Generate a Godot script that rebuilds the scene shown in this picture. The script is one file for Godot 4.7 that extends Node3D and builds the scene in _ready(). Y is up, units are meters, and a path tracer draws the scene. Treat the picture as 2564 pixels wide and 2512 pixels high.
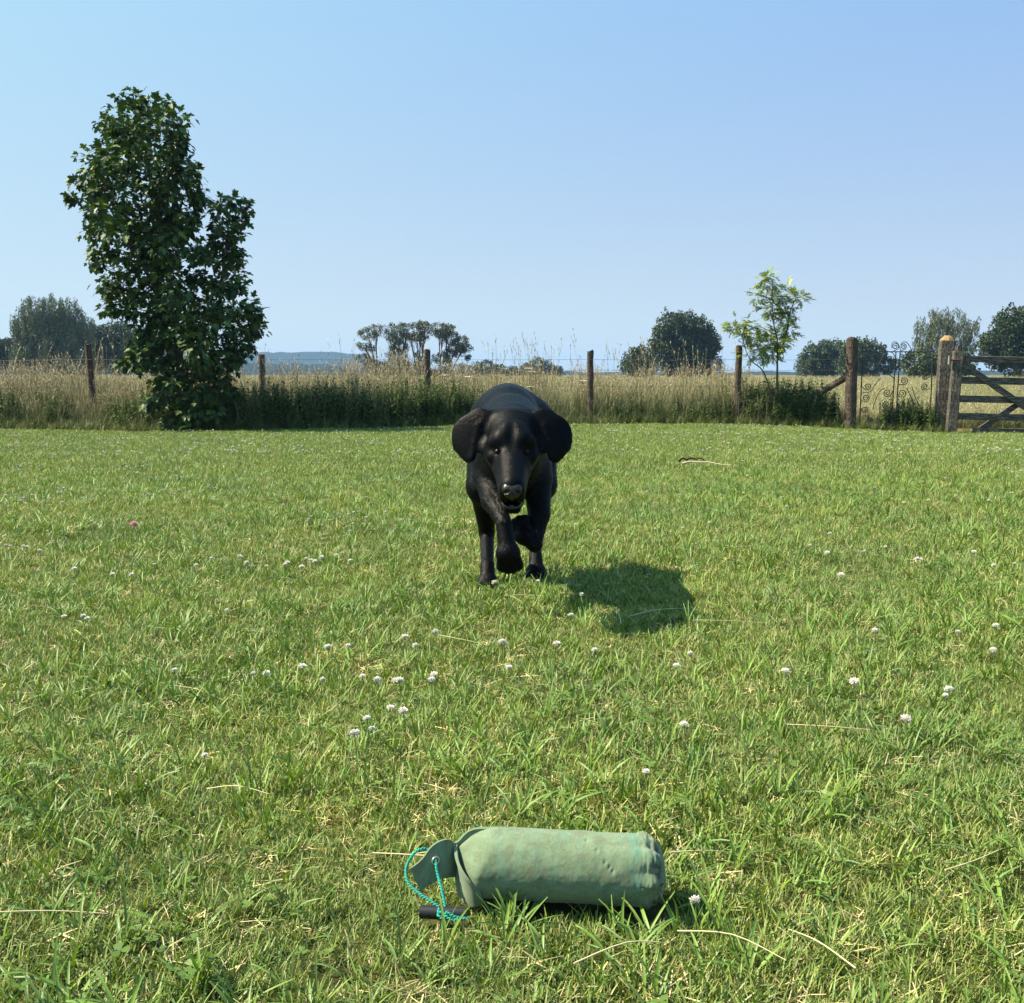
extends Node3D

const EYE := 0.6
var rng := RandomNumberGenerator.new()
var lump := FastNoiseLite.new()      # lawn unevenness and tone
var fine := FastNoiseLite.new()
var mats := {}
var taken := {}

# ---------------------------------------------------------------- small helpers
func lin(r: float, g: float, b: float) -> Color:
	return Color(r, g, b).linear_to_srgb()

func sst(a: float, b: float, x: float) -> float:
	return smoothstep(a, b, x)

func ground(x: float, z: float) -> float:
	var h := -sst(3.0, 15.0, -z) * (0.17 + 0.10 * sst(3.0, 6.5, x) + 0.05 * sst(2.0, 6.0, -x))
	return h + lump.get_noise_2d(x * 60.0, z * 60.0) * 0.010

func numbered(called: String) -> String:
	var n: int = taken.get(called, -1) + 1
	taken[called] = n
	return called if n == 0 else "%s_%03d" % [called, n]

func tag(o: Node, label: String, category: String, group := "", kind := "") -> void:
	o.set_meta("label", label)
	if category != "":
		o.set_meta("category", category)
	if group != "":
		o.set_meta("group", group)
	if kind != "":
		o.set_meta("kind", kind)

func thing(called: String, at: Vector3, label: String, category: String, group := "", kind := "") -> Node3D:
	var o := Node3D.new()
	o.name = numbered(called)
	add_child(o)
	o.position = at
	tag(o, label, category, group, kind)
	return o

func part(called: String, m: Mesh, material: Material, parent: Node, at := Transform3D.IDENTITY) -> MeshInstance3D:
	var o := MeshInstance3D.new()
	o.name = called
	o.mesh = m
	o.material_override = material
	o.transform = at
	o.cast_shadow = GeometryInstance3D.SHADOW_CASTING_SETTING_ON
	parent.add_child(o, true)
	return o

# a mesh being put together: vertices, normals, colours, uvs, indices
class Shape:
	var v := PackedVector3Array()
	var n := PackedVector3Array()
	var c := PackedColorArray()
	var uv := PackedVector2Array()
	var i := PackedInt32Array()
	var col := Color.WHITE
	func vert(p: Vector3, nn: Vector3, t := Vector2.ZERO) -> int:
		v.append(p)
		n.append(nn)
		c.append(col)
		uv.append(t)
		return v.size() - 1
	func tri(a: int, b: int, d: int) -> void:
		i.append(a)
		i.append(b)
		i.append(d)
	func quad(a: int, b: int, d: int, e: int) -> void:
		tri(a, b, d)
		tri(a, d, e)
	func mesh() -> ArrayMesh:
		var a := []
		a.resize(Mesh.ARRAY_MAX)
		a[Mesh.ARRAY_VERTEX] = v
		a[Mesh.ARRAY_NORMAL] = n
		a[Mesh.ARRAY_COLOR] = c
		a[Mesh.ARRAY_TEX_UV] = uv
		a[Mesh.ARRAY_INDEX] = i
		var m := ArrayMesh.new()
		m.add_surface_from_arrays(Mesh.PRIMITIVE_TRIANGLES, a)
		return m
	func face(p: Array) -> void:      # a flat polygon, fan
		var nn: Vector3 = (p[2] - p[0]).cross(p[1] - p[0]).normalized()
		var k := v.size()
		for q in p:
			vert(q, nn)
		for q in range(1, p.size() - 1):
			tri(k, k + q, k + q + 1)
	# a tapering round tube along points
	func tube(p: Array, r: Array, sides := 7, cap := true) -> void:
		var first := v.size()
		var side := Vector3.ZERO
		for k in p.size():
			var d: Vector3 = (p[mini(k + 1, p.size() - 1)] - p[maxi(k - 1, 0)]).normalized()
			if side == Vector3.ZERO:
				side = d.cross(Vector3.UP if absf(d.y) < 0.9 else Vector3.RIGHT).normalized()
			side = (side - d * side.dot(d)).normalized()
			var up := side.cross(d)
			for s in sides + 1:
				var a := TAU * s / sides
				var o := side * cos(a) + up * sin(a)
				vert(p[k] + o * r[k], o, Vector2(float(s) / sides, float(k) / maxf(1.0, p.size() - 1)))
		for k in p.size() - 1:
			for s in sides:
				var a := first + k * (sides + 1) + s
				quad(a, a + 1, a + sides + 2, a + sides + 1)
		if cap:
			for e in [0, p.size() - 1]:
				var d: Vector3 = (p[e] - p[1 if e == 0 else e - 1]).normalized()
				var m := vert(p[e], d)
				for s in sides:
					var a: int = first + e * (sides + 1) + s
					var q1 := vert(v[a], d)
					var q2 := vert(v[a + 1], d)
					if e == 0:
						tri(m, q2, q1)
					else:
						tri(m, q1, q2)
	# a box with chamfered long edges, between two ends, w wide across `side`, h along the third axis; rough saw marks by jitter
	func beam(a: Vector3, b: Vector3, side: Vector3, w: float, h: float, ch: float, rg: RandomNumberGenerator, rough := 0.0, cuts := 6) -> void:
		var d := (b - a).normalized()
		var x := (side - d * side.dot(d)).normalized()
		var y := d.cross(x)
		var hw := w * 0.5
		var hh := h * 0.5
		var prof := [Vector2(-hw + ch, -hh), Vector2(hw - ch, -hh), Vector2(hw, -hh + ch), Vector2(hw, hh - ch), Vector2(hw - ch, hh), Vector2(-hw + ch, hh), Vector2(-hw, hh - ch), Vector2(-hw, -hh + ch)]
		var rings := []
		for k in cuts + 1:
			var o := a.lerp(b, float(k) / cuts)
			var ring := []
			for q in prof:
				ring.append(o + x * (q.x + rg.randf_range(-rough, rough)) + y * (q.y + rg.randf_range(-rough, rough)))
			rings.append(ring)
		for k in cuts:
			for s in 8:
				var t := (s + 1) % 8
				face([rings[k][s], rings[k][t], rings[k + 1][t], rings[k + 1][s]])
		face(rings[0])
		var last: Array = rings[cuts].duplicate()
		last.reverse()
		face(last)

# many copies of one mesh
class Copies:
	var b := PackedFloat32Array()
	var count := 0
	func put(t: Transform3D, col := Color.WHITE) -> void:
		var x := t.basis.x
		var y := t.basis.y
		var z := t.basis.z
		var o := t.origin
		b.append_array(PackedFloat32Array([x.x, y.x, z.x, o.x, x.y, y.y, z.y, o.y, x.z, y.z, z.z, o.z, col.r, col.g, col.b, 1.0]))
		count += 1
	func node(called: String, m: Mesh, material: Material) -> MultiMeshInstance3D:
		var mm := MultiMesh.new()
		mm.transform_format = MultiMesh.TRANSFORM_3D
		mm.use_colors = true
		mm.mesh = m
		mm.instance_count = count
		mm.buffer = b
		var o := MultiMeshInstance3D.new()
		o.name = called
		o.multimesh = mm
		o.material_override = material
		return o

func copies(called: String, cp: Copies, m: Mesh, material: Material, parent: Node) -> MultiMeshInstance3D:
	var o := cp.node(called, m, material)
	parent.add_child(o, true)
	return o

func plain(albedo: Color, rough: float, spec := 0.5) -> StandardMaterial3D:
	var m := StandardMaterial3D.new()
	m.albedo_color = albedo
	m.roughness = rough
	m.metallic_specular = spec
	return m

func leafy(rough: float, through: Color, spec := 0.45) -> StandardMaterial3D:
	var m := plain(Color.WHITE, rough, spec)
	m.vertex_color_use_as_albedo = true
	m.backlight_enabled = true
	m.backlight = through
	m.cull_mode = BaseMaterial3D.CULL_DISABLED
	return m

func noise_tex(seed_: int, freq: float, ramp: Array, size := 256, octaves := 4, type := FastNoiseLite.TYPE_SIMPLEX_SMOOTH) -> NoiseTexture2D:
	var t := NoiseTexture2D.new()
	t.width = size
	t.height = size
	t.seamless = true
	var f := FastNoiseLite.new()
	f.seed = seed_
	f.frequency = freq
	f.noise_type = type
	f.fractal_octaves = octaves
	t.noise = f
	if ramp.size():
		var g := Gradient.new()
		g.offsets = PackedFloat32Array(ramp.map(func(q): return q[0]))
		g.colors = PackedColorArray(ramp.map(func(q): return q[1]))
		t.color_ramp = g
	return t

func bumps(seed_: int, freq: float, strength: float, size := 256) -> NoiseTexture2D:
	var t := noise_tex(seed_, freq, [], size)
	t.as_normal_map = true
	t.bump_strength = strength
	return t

func rnd(a: float, b: float) -> float:
	return rng.randf_range(a, b)

func rv(s := 1.0) -> Vector3:
	var p := Vector3(rnd(-1, 1), rnd(-1, 1), rnd(-1, 1))
	while p.length() > 1.0:
		p = Vector3(rnd(-1, 1), rnd(-1, 1), rnd(-1, 1))
	return p * s

func curve(points: Array, steps: int) -> Array:      # Catmull-Rom through points
	var out := []
	for k in points.size() - 1:
		var a = points[maxi(k - 1, 0)]
		var b = points[k]
		var c = points[k + 1]
		var d = points[mini(k + 2, points.size() - 1)]
		for s in steps:
			out.append(b.cubic_interpolate(c, a, d, float(s) / steps))
	out.append(points[-1])
	return out

func taper(a: float, b: float, n: int) -> Array:
	var out := []
	for k in n:
		out.append(lerpf(a, b, float(k) / maxf(1.0, n - 1)))
	return out

# ---------------------------------------------------------------- the scene
func _ready() -> void:
	rng.seed = 7
	lump.seed = 3
	lump.frequency = 0.01
	fine.seed = 11
	fine.frequency = 0.01
	# camera: a phone held about 0.6 m above the grass, tilted 7.1 degrees down
	var cam := Camera3D.new()
	cam.name = "camera"
	cam.position = Vector3(0, EYE, 0)
	cam.rotation_degrees = Vector3(-7.1, 0, 0)
	cam.fov = 52.2
	cam.near = 0.05
	cam.far = 6000.0
	add_child(cam)
	cam.make_current()
	# sky, sun, exposure
	var sun_to := Vector3(-0.84, 1.0, -0.08).normalized()
	var env := Environment.new()
	env.background_mode = Environment.BG_SKY
	env.sky = make_sky(sun_to)
	env.tonemap_mode = Environment.TONE_MAPPER_LINEAR
	env.tonemap_exposure = 2.4
	env.background_energy_multiplier = 1.0 / 2.4
	env.sdfgi_enabled = true
	env.ssao_enabled = true
	env.ssil_enabled = true
	env.fog_enabled = true
	env.fog_density = 0.0003
	env.fog_light_color = Color(0.62, 0.80, 1.0)
	var we := WorldEnvironment.new()
	we.environment = env
	add_child(we)
	var sun := DirectionalLight3D.new()
	sun.name = "sun"
	sun.light_color = Color(1.0, 0.94, 0.84)
	sun.light_energy = 1.6
	sun.light_angular_distance = 0.55
	sun.shadow_enabled = true
	add_child(sun)
	sun.look_at_from_position(sun_to * 50.0, Vector3.ZERO)
	make_materials()
	# the land
	make_ground()
	make_hills()
	# what stands on it, far to near
	make_far_trees()
	make_field_grass()
	make_fence()
	make_gates()
	make_verge()
	make_maple()
	make_sapling()
	make_dog()
	make_dummy()
	make_lawn()
	make_flowers()
	make_litter()
	make_birds()

func make_sky(sun_to: Vector3) -> Sky:
	# clear summer air: pale at the horizon, bluer overhead, paler towards the sun
	var w := 512
	var h := 256
	var img := Image.create(w, h, false, Image.FORMAT_RGBF)
	for j in h:
		var el := (0.5 - (j + 0.5) / h) * PI
		var y := maxf(0.0, sin(el))
		for k in w:
			var az := (k + 0.5) / w * TAU
			var d := Vector3(sin(az) * cos(el), sin(el), -cos(az) * cos(el))
			var up := 1.0 - exp(-y * 4.0)
			var base := Vector3(0.70, 0.80, 0.84).lerp(Vector3(0.098, 0.325, 0.85), up)
			var ca := clampf(d.dot(sun_to), -1.0, 1.0)
			var near_sun := pow(ca * 0.5 + 0.5, 3.0)
			var c := base + Vector3(0.22, 0.32, 0.27).lerp(Vector3(0.45, 0.68, 0.20), up) * near_sun
			c += Vector3(0.9, 0.85, 0.75) * pow(maxf(0.0, ca), 40.0)
			img.set_pixel(k, j, Color(c.x, c.y, c.z))
	var pano := PanoramaSkyMaterial.new()
	pano.panorama = ImageTexture.create_from_image(img)
	var s := Sky.new()
	s.sky_material = pano
	return s

func make_materials() -> void:
	mats.grass = leafy(0.45, Color(0.66, 0.68, 0.34), 0.42)
	mats.straw = leafy(0.6, Color(0.35, 0.33, 0.25), 0.4)
	mats.leaf = leafy(0.5, Color(0.5, 0.56, 0.24), 0.36)
	mats.far_leaf = leafy(0.6, Color(0.4, 0.44, 0.22), 0.4)
	mats.bark = plain(Color.WHITE, 0.9, 0.3)
	mats.bark.albedo_texture = noise_tex(21, 0.02, [[0.0, lin(0.05, 0.04, 0.03)], [0.5, lin(0.11, 0.09, 0.065)], [1.0, lin(0.19, 0.165, 0.125)]])
	mats.bark.uv1_triplanar = true
	mats.bark.uv1_scale = Vector3(5, 1.5, 5)
	mats.wood_grey = wood([[0.0, lin(0.035, 0.03, 0.024)], [0.35, lin(0.078, 0.070, 0.058)], [0.6, lin(0.118, 0.107, 0.09)], [0.85, lin(0.19, 0.175, 0.15)], [1.0, lin(0.27, 0.25, 0.215)]], 31)
	mats.wood_red = wood([[0.0, lin(0.03, 0.023, 0.019)], [0.4, lin(0.075, 0.056, 0.044)], [0.7, lin(0.13, 0.098, 0.077)], [1.0, lin(0.24, 0.185, 0.145)]], 33)
	mats.wood_rail = wood([[0.0, lin(0.035, 0.03, 0.024)], [0.35, lin(0.078, 0.070, 0.058)], [0.6, lin(0.118, 0.107, 0.09)], [0.85, lin(0.19, 0.175, 0.15)], [1.0, lin(0.27, 0.25, 0.215)]], 36)
	mats.wood_rail.uv1_scale = Vector3(1.1, 9, 9)
	mats.iron = plain(lin(0.022, 0.022, 0.02), 0.62, 0.5)
	mats.wire = plain(lin(0.16, 0.165, 0.165), 0.45, 0.5)
	mats.wire.metallic = 0.7
	mats.rust = plain(lin(0.13, 0.055, 0.035), 0.85, 0.3)
	mats.galv = plain(lin(0.42, 0.42, 0.4), 0.5, 0.5)
	mats.galv.metallic = 0.6

func wood(ramp: Array, seed_: int) -> StandardMaterial3D:
	var m := plain(Color.WHITE, 0.88, 0.3)
	m.albedo_texture = noise_tex(seed_, 0.018, ramp, 256, 5)
	m.uv1_triplanar = true
	m.uv1_scale = Vector3(9, 1.1, 9)
	m.normal_enabled = true
	m.normal_texture = bumps(seed_ + 1, 0.05, 10.0)
	m.normal_scale = 0.9
	return m

# ---------------------------------------------------------------- ground, hills
func make_ground() -> void:
	var xs := [-2600.0, -1400.0, -700.0, -350.0, -180.0, -90.0, -45.0, -25.0]
	var x := -16.0
	while x <= 16.0:
		xs.append(x)
		x += 0.5 if absf(x) > 3.4 else 0.2
	xs.append_array([25.0, 45.0, 90.0, 180.0, 350.0, 700.0, 1400.0, 2600.0])
	var zs := [60.0, 30.0, 15.0, 8.0]
	var z := 5.0
	while z > -20.0:
		zs.append(z)
		z -= 0.5 if z < -7.0 or z > 0.5 else 0.2
	zs.append_array([-20.0, -24.0, -30.0, -40.0, -60.0, -90.0, -140.0, -220.0, -350.0, -550.0, -900.0, -1500.0, -2600.0])
	var s := Shape.new()
	for zz in zs:
		for xx in xs:
			var lawn := 1.0 - sst(15.0, 16.2, -zz)
			var soil := Color(0.085, 0.088, 0.034).lerp(Color(0.20, 0.165, 0.075), 1.0 - lawn)
			s.col = soil
			var e := 0.3
			var nn := Vector3(ground(xx - e, zz) - ground(xx + e, zz), 2 * e, ground(xx, zz - e) - ground(xx, zz + e)).normalized()
			s.vert(Vector3(xx, ground(xx, zz), zz), nn)
	for j in zs.size() - 1:
		for k in xs.size() - 1:
			var a: int = j * xs.size() + k
			var b: int = a + xs.size()
			s.quad(a, b, b + 1, a + 1)
	var m := plain(Color.WHITE, 1.0, 0.2)
	m.vertex_color_use_as_albedo = true
	m.albedo_texture = noise_tex(5, 0.03, [[0.0, Color(0.55, 0.55, 0.5)], [0.5, Color(0.86, 0.86, 0.82)], [1.0, Color(1, 1, 0.95)]], 512)
	m.uv1_triplanar = true
	m.uv1_world_triplanar = true
	m.uv1_scale = Vector3(0.9, 0.9, 0.9)
	var o := part("ground", s.mesh(), m, self)
	o.set_meta("kind", "structure")
	o.set_meta("label", "mown lawn running to a flat summer meadow and the horizon")

func ridge(called: String, label: String, pts: Array, z: float, depth: float, col: Color, seed_: int, rough: float) -> void:
	# pts: x, height of the wooded crest
	var s := Shape.new()
	var f := FastNoiseLite.new()
	f.seed = seed_
	f.frequency = 0.02
	var n := 260
	var x0: float = pts[0].x
	var x1: float = pts[-1].x
	for r in 7:
		var t := r / 6.0
		for k in n + 1:
			var x := lerpf(x0, x1, float(k) / n)
			var hh := 0.0
			for q in pts.size() - 1:
				if x >= pts[q].x and x <= pts[q + 1].x:
					hh = lerpf(pts[q].y, pts[q + 1].y, sst(0, 1, (x - pts[q].x) / (pts[q + 1].x - pts[q].x)))
			var y := hh * sin(t * PI * 0.5) if r < 6 else hh * 0.75
			var zz := z - depth * t
			y += rough * (f.get_noise_2d(x * 1.4, t * 90.0) + 0.6 * f.get_noise_2d(x * 5.0, t * 200.0)) * (1.0 if r > 1 else 0.3 * r)
			s.vert(Vector3(x, y - 1.0, zz), Vector3.UP)
	for r in 6:
		for k in n:
			var a := r * (n + 1) + k
			s.quad(a, a + 1, a + n + 2, a + n + 1)
	for k in s.v.size():
		s.n[k] = Vector3.ZERO
	for k in range(0, s.i.size(), 3):
		var nn := (s.v[s.i[k + 2]] - s.v[s.i[k]]).cross(s.v[s.i[k + 1]] - s.v[s.i[k]])
		for q in 3:
			s.n[s.i[k + q]] += nn
	for k in s.v.size():
		s.n[k] = s.n[k].normalized()
	var m := plain(Color.WHITE, 1.0, 0.1)
	m.albedo_texture = noise_tex(seed_ + 4, 0.02, [[0.0, Color(col.r * 0.6, col.g * 0.6, col.b * 0.6).linear_to_srgb()], [1.0, Color(col.r * 1.3, col.g * 1.3, col.b * 1.2).linear_to_srgb()]])
	m.uv1_triplanar = true
	m.uv1_world_triplanar = true
	m.uv1_scale = Vector3(0.012, 0.012, 0.012)
	var o := part(called, s.mesh(), m, self)
	o.set_meta("kind", "structure")
	o.set_meta("label", label)

func make_hills() -> void:
	ridge("hills", "hazy blue wooded hills beyond the meadow", [Vector2(-1500, 20), Vector2(-900, 46), Vector2(-520, 40), Vector2(-400, 39), Vector2(-300, 40), Vector2(-262, 36), Vector2(-205, 20), Vector2(-130, 6), Vector2(120, 4), Vector2(500, 4), Vector2(1500, 5)], -1500.0, 300.0, Color(0.022, 0.034, 0.024), 41, 2.2)
	ridge("hills_001", "low dark band of woods below the hazy hills", [Vector2(-700, 9), Vector2(-330, 11), Vector2(-180, 10), Vector2(-110, 8), Vector2(-60, 5), Vector2(60, 3), Vector2(300, 4), Vector2(480, 5), Vector2(900, 5)], -760.0, 90.0, Color(0.020, 0.030, 0.020), 47, 1.6)

# ---------------------------------------------------------------- plant pieces
# one ribbon blade: rises from p, leans towards yaw, bends over; c0 at the foot, c1 at the tip
func blade(s: Shape, p: Vector3, yaw: float, length: float, width: float, lean: float, bend: float, c0: Color, c1: Color, segs := 3, blunt := 0.0, twist := 0.0) -> void:
	var out := Vector3(sin(yaw), 0, cos(yaw))
	var side0 := Vector3(cos(yaw), 0, -sin(yaw))
	var a := lean
	var q := p
	var first := s.v.size()
	for k in segs + 1:
		var t := float(k) / segs
		var d := out * sin(a) + Vector3.UP * cos(a)
		var side := side0.rotated(d.normalized(), twist * t)
		var nn := side.cross(d)
		var w := width * 0.5 * (0.75 + 0.5 * t if t < 0.5 else lerpf(1.0, blunt, (t - 0.5) * 2.0))
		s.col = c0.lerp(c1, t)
		if k == segs and blunt <= 0.0:
			s.vert(q, nn)
		else:
			s.vert(q - side * w, (nn - side * 0.35).normalized())
			s.vert(q + side * w, (nn + side * 0.35).normalized())
		q += d * (length / segs)
		a += bend / segs
	for k in segs:
		var b := first + k * 2
		if k == segs - 1 and blunt <= 0.0:
			s.tri(b, b + 2, b + 1)
		else:
			s.quad(b, b + 2, b + 3, b + 1)

func vary(c: Color, by: float) -> Color:
	var f := 1.0 + rnd(-by, by)
	return Color(c.r * f * (1.0 + rnd(-by, by) * 0.4), c.g * f, c.b * f * (1.0 + rnd(-by, by) * 0.4))

const GREEN := Color(0.126, 0.220, 0.034)
const LIME := Color(0.222, 0.315, 0.055)
const BLUEGREEN := Color(0.088, 0.17, 0.040)
const STRAW := Color(0.46, 0.41, 0.20)

func grass_color() -> Color:
	var k := rng.randf()
	if k < 0.48:
		return vary(GREEN, 0.3)
	if k < 0.80:
		return vary(LIME, 0.25)
	if k < 0.95:
		return vary(BLUEGREEN, 0.25)
	return vary(STRAW, 0.3)

func mown_tuft(n: int, spread: float, lo: float, hi: float, w0: float, w1: float) -> ArrayMesh:
	var s := Shape.new()
	for k in n:
		var p := Vector3(rnd(-spread, spread), -0.004, rnd(-spread, spread))
		var c := grass_color()
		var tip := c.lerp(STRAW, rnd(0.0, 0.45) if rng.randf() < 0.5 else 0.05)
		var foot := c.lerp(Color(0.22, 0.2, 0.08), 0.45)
		var lean := absf(rng.randfn(0.35, 0.45))
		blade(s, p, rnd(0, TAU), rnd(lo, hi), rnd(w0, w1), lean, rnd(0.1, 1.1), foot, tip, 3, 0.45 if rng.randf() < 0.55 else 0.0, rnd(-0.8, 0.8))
	return s.mesh()

func broad_tuft(n: int) -> ArrayMesh:
	var s := Shape.new()
	var base := rnd(0, TAU)
	for k in n:
		var c := vary(GREEN if rng.randf() < 0.6 else BLUEGREEN, 0.25)
		blade(s, rv(0.008) * Vector3(1, 0, 1), base + rnd(-1.9, 1.9), rnd(0.030, 0.065), rnd(0.0024, 0.0042), rnd(0.1, 0.9), rnd(0.2, 1.3), c.lerp(LIME, 0.3), c, 5, 0.0 if rng.randf() < 0.6 else 0.4, rnd(-0.9, 0.9))
	return s.mesh()

func thatch_tuft(n: int) -> ArrayMesh:
	var s := Shape.new()
	for k in n:
		var c := vary(STRAW, 0.35) if rng.randf() < 0.8 else vary(Color(0.2, 0.13, 0.06), 0.3)
		var p := rv(0.03) * Vector3(1, 0, 1) + Vector3(0, rnd(0.002, 0.014), 0)
		blade(s, p, rnd(0, TAU), rnd(0.015, 0.045), rnd(0.0009, 0.0020), rnd(1.2, 1.65), rnd(-0.3, 0.3), c, c, 2, 0.6, rnd(-0.5, 0.5))
	return s.mesh()

func clover_leaves(n: int) -> ArrayMesh:
	var s := Shape.new()
	for k in n:
		var p := rv(0.035) * Vector3(1, 0, 1)
		var top := p + Vector3(rnd(-0.01, 0.01), rnd(0.018, 0.034), rnd(-0.01, 0.01))
		var c := vary(Color(0.095, 0.16, 0.026), 0.3)
		blade(s, p, rnd(0, TAU), 0.03, 0.0012, 0.1, 0.2, c, c, 2)
		var tilt := Basis(Vector3(rnd(-1, 1), 0, rnd(-1, 1)).normalized(), rnd(0, 0.7))
		var a0 := rnd(0, TAU)
		var r := rnd(0.0045, 0.0075)
		for l in 3:
			var a := a0 + l * TAU / 3
			s.col = c
			var ring := []
			for q in [Vector2(0, 0), Vector2(-0.5, 0.5), Vector2(-0.55, 1.0), Vector2(-0.2, 1.25), Vector2(0.2, 1.25), Vector2(0.55, 1.0), Vector2(0.5, 0.5)]:
				ring.append(top + tilt * (Basis(Vector3.UP, a) * Vector3(q.x * r, 0.12 * absf(q.x) * r + 0.1 * q.y * r, q.y * r)))
			s.face(ring)
	return s.mesh()

# tall meadow grass: green leaves below, straw stems with seed heads above; about 1 m before scaling
func tall_tuft(stems: int, leaves: int, spread: float, dry: float, loose: bool) -> ArrayMesh:
	var s := Shape.new()
	for k in leaves:
		var c := vary(Color(0.085, 0.125, 0.03).lerp(Color(0.29, 0.25, 0.125), dry * rng.randf()), 0.3)
		blade(s, rv(spread) * Vector3(1, 0, 1), rnd(0, TAU), rnd(0.3, 0.75), rnd(0.005, 0.010), rnd(0.02, 0.35), rnd(0.3, 1.8), c, c.lerp(Color(0.28, 0.245, 0.12), dry * 0.6), 5, 0.0, rnd(-1, 1))
	for k in stems:
		var p := rv(spread) * Vector3(1, 0, 1)
		var yaw := rnd(0, TAU)
		var h := rnd(0.62, 1.0)
		var lean := rnd(0.0, 0.16)
		var bend := rnd(0.05, 0.45)
		var c := vary(Color(0.325, 0.295, 0.150).lerp(Color(0.13, 0.155, 0.045), (1.0 - dry) * rng.randf()), 0.28)
		blade(s, p, yaw, h, 0.0042, lean, bend, Color(0.13, 0.15, 0.045).lerp(c, dry), c, 4, 0.5)
		# seed head along the last part
		var out := Vector3(sin(yaw), 0, cos(yaw))
		var tip := p
		var a := lean
		for q in 4:
			tip += (out * sin(a) + Vector3.UP * cos(a)) * h * 0.25
			a += bend * 0.25
		var d := (out * sin(a) + Vector3.UP * cos(a)).normalized()
		var hc := vary(Color(0.43, 0.37, 0.235).lerp(Color(0.32, 0.26, 0.165), rng.randf()), 0.25)
		var n := 9 if loose else 6
		for q in n:
			var o := tip - d * (0.16 * q / n) + d * 0.05
			var size := rnd(0.018, 0.042) * (1.0 if loose else 0.75)
			blade(s, o, rnd(0, TAU), size, 0.006 if loose else 0.009, rnd(0.15, 0.9) if loose else rnd(0.05, 0.3), 0.3, hc, hc, 2)
	return s.mesh()

func nettle(h: float, dark: float) -> ArrayMesh:
	var s := Shape.new()
	var lean := Vector3(rnd(-0.1, 0.1), 0, rnd(-0.1, 0.1))
	for st in 3:
		var foot := rv(0.06) * Vector3(1, 0, 1)
		var top := foot + Vector3(rnd(-0.12, 0.12), h * rnd(0.75, 1.0), rnd(-0.12, 0.12)) + lean
		s.col = Color(0.10, 0.13, 0.04)
		s.tube([foot, foot.lerp(top, 0.5) + rv(0.015), top], [0.004, 0.003, 0.0015], 4, false)
		var levels := int(h / 0.06)
		for l in levels:
			var t := 0.12 + 0.88 * float(l) / levels
			var o := foot.lerp(top, t)
			var size := lerpf(0.085, 0.03, t) * rnd(0.8, 1.2)
			var a := rnd(-0.3, 0.3) + (PI / 2 if l % 2 else 0.0)
			for q in 2:
				var c := vary(Color(0.074, 0.118, 0.030) * dark, 0.3)
				s.col = c
				var b := Basis(Vector3.UP, a + q * PI + rnd(-0.3, 0.3)) * Basis(Vector3.RIGHT, rnd(0.15, 0.8))
				var ring := []
				for w in [Vector2(0, 0.1), Vector2(-0.3, 0.35), Vector2(-0.26, 0.65), Vector2(0, 1.15), Vector2(0.26, 0.65), Vector2(0.3, 0.35)]:
					ring.append(o + b * Vector3(w.x * size, absf(w.x) * 0.35 * size, w.y * size))
				s.face(ring)
	return s.mesh()

# a clump of small leaf faces in a unit ball, for trees far away
func clump(n: int, size: float, long: float) -> ArrayMesh:
	var s := Shape.new()
	for k in n:
		var p := rv()
		var d := (rv() + p * 0.5 + Vector3(0, 0.25, 0)).normalized()
		var side := d.cross(rv().normalized()).normalized()
		var f := rnd(0.75, 1.2)
		s.col = Color(f, f, f * rnd(0.85, 1.1))
		var l := size * long * rnd(0.7, 1.3)
		var w := size * rnd(0.7, 1.2) * 0.5
		var up := side.cross(d)
		s.face([p - d * l * 0.5, p - side * w + up * w * 0.3, p + d * l * 0.5, p + side * w + up * w * 0.3])
	return s.mesh()

func maple_leaf(size: float) -> ArrayMesh:
	# five lobes, folded a little along the middle and drooping at the tips; stalk at the origin, blade along +Z
	var s := Shape.new()
	var half := [Vector2(0, 0), Vector2(0.16, -0.10), Vector2(0.36, -0.04), Vector2(0.25, 0.16), Vector2(0.52, 0.34), Vector2(0.60, 0.60), Vector2(0.36, 0.52), Vector2(0.24, 0.56), Vector2(0.28, 0.82), Vector2(0.0, 1.12)]
	for side in [-1.0, 1.0]:
		var ring := []
		for q in half:
			var droop: float = -0.22 * (q.x * q.x + q.y * q.y)
			ring.append(Vector3(q.x * side, absf(q.x) * 0.22 + droop, q.y) * size)
		var mid := Vector3(0, -0.04, 0.42) * size
		var k0 := s.v.size()
		s.vert(mid, Vector3(0.2 * -side, 1, 0.1).normalized())
		for q in ring:
			s.vert(q, Vector3(0.25 * -side, 1, 0.1).normalized())
		for q in range(1, ring.size()):
			if side > 0:
				s.tri(k0, k0 + q, k0 + q + 1)
			else:
				s.tri(k0, k0 + q + 1, k0 + q)
	return s.mesh()

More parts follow.
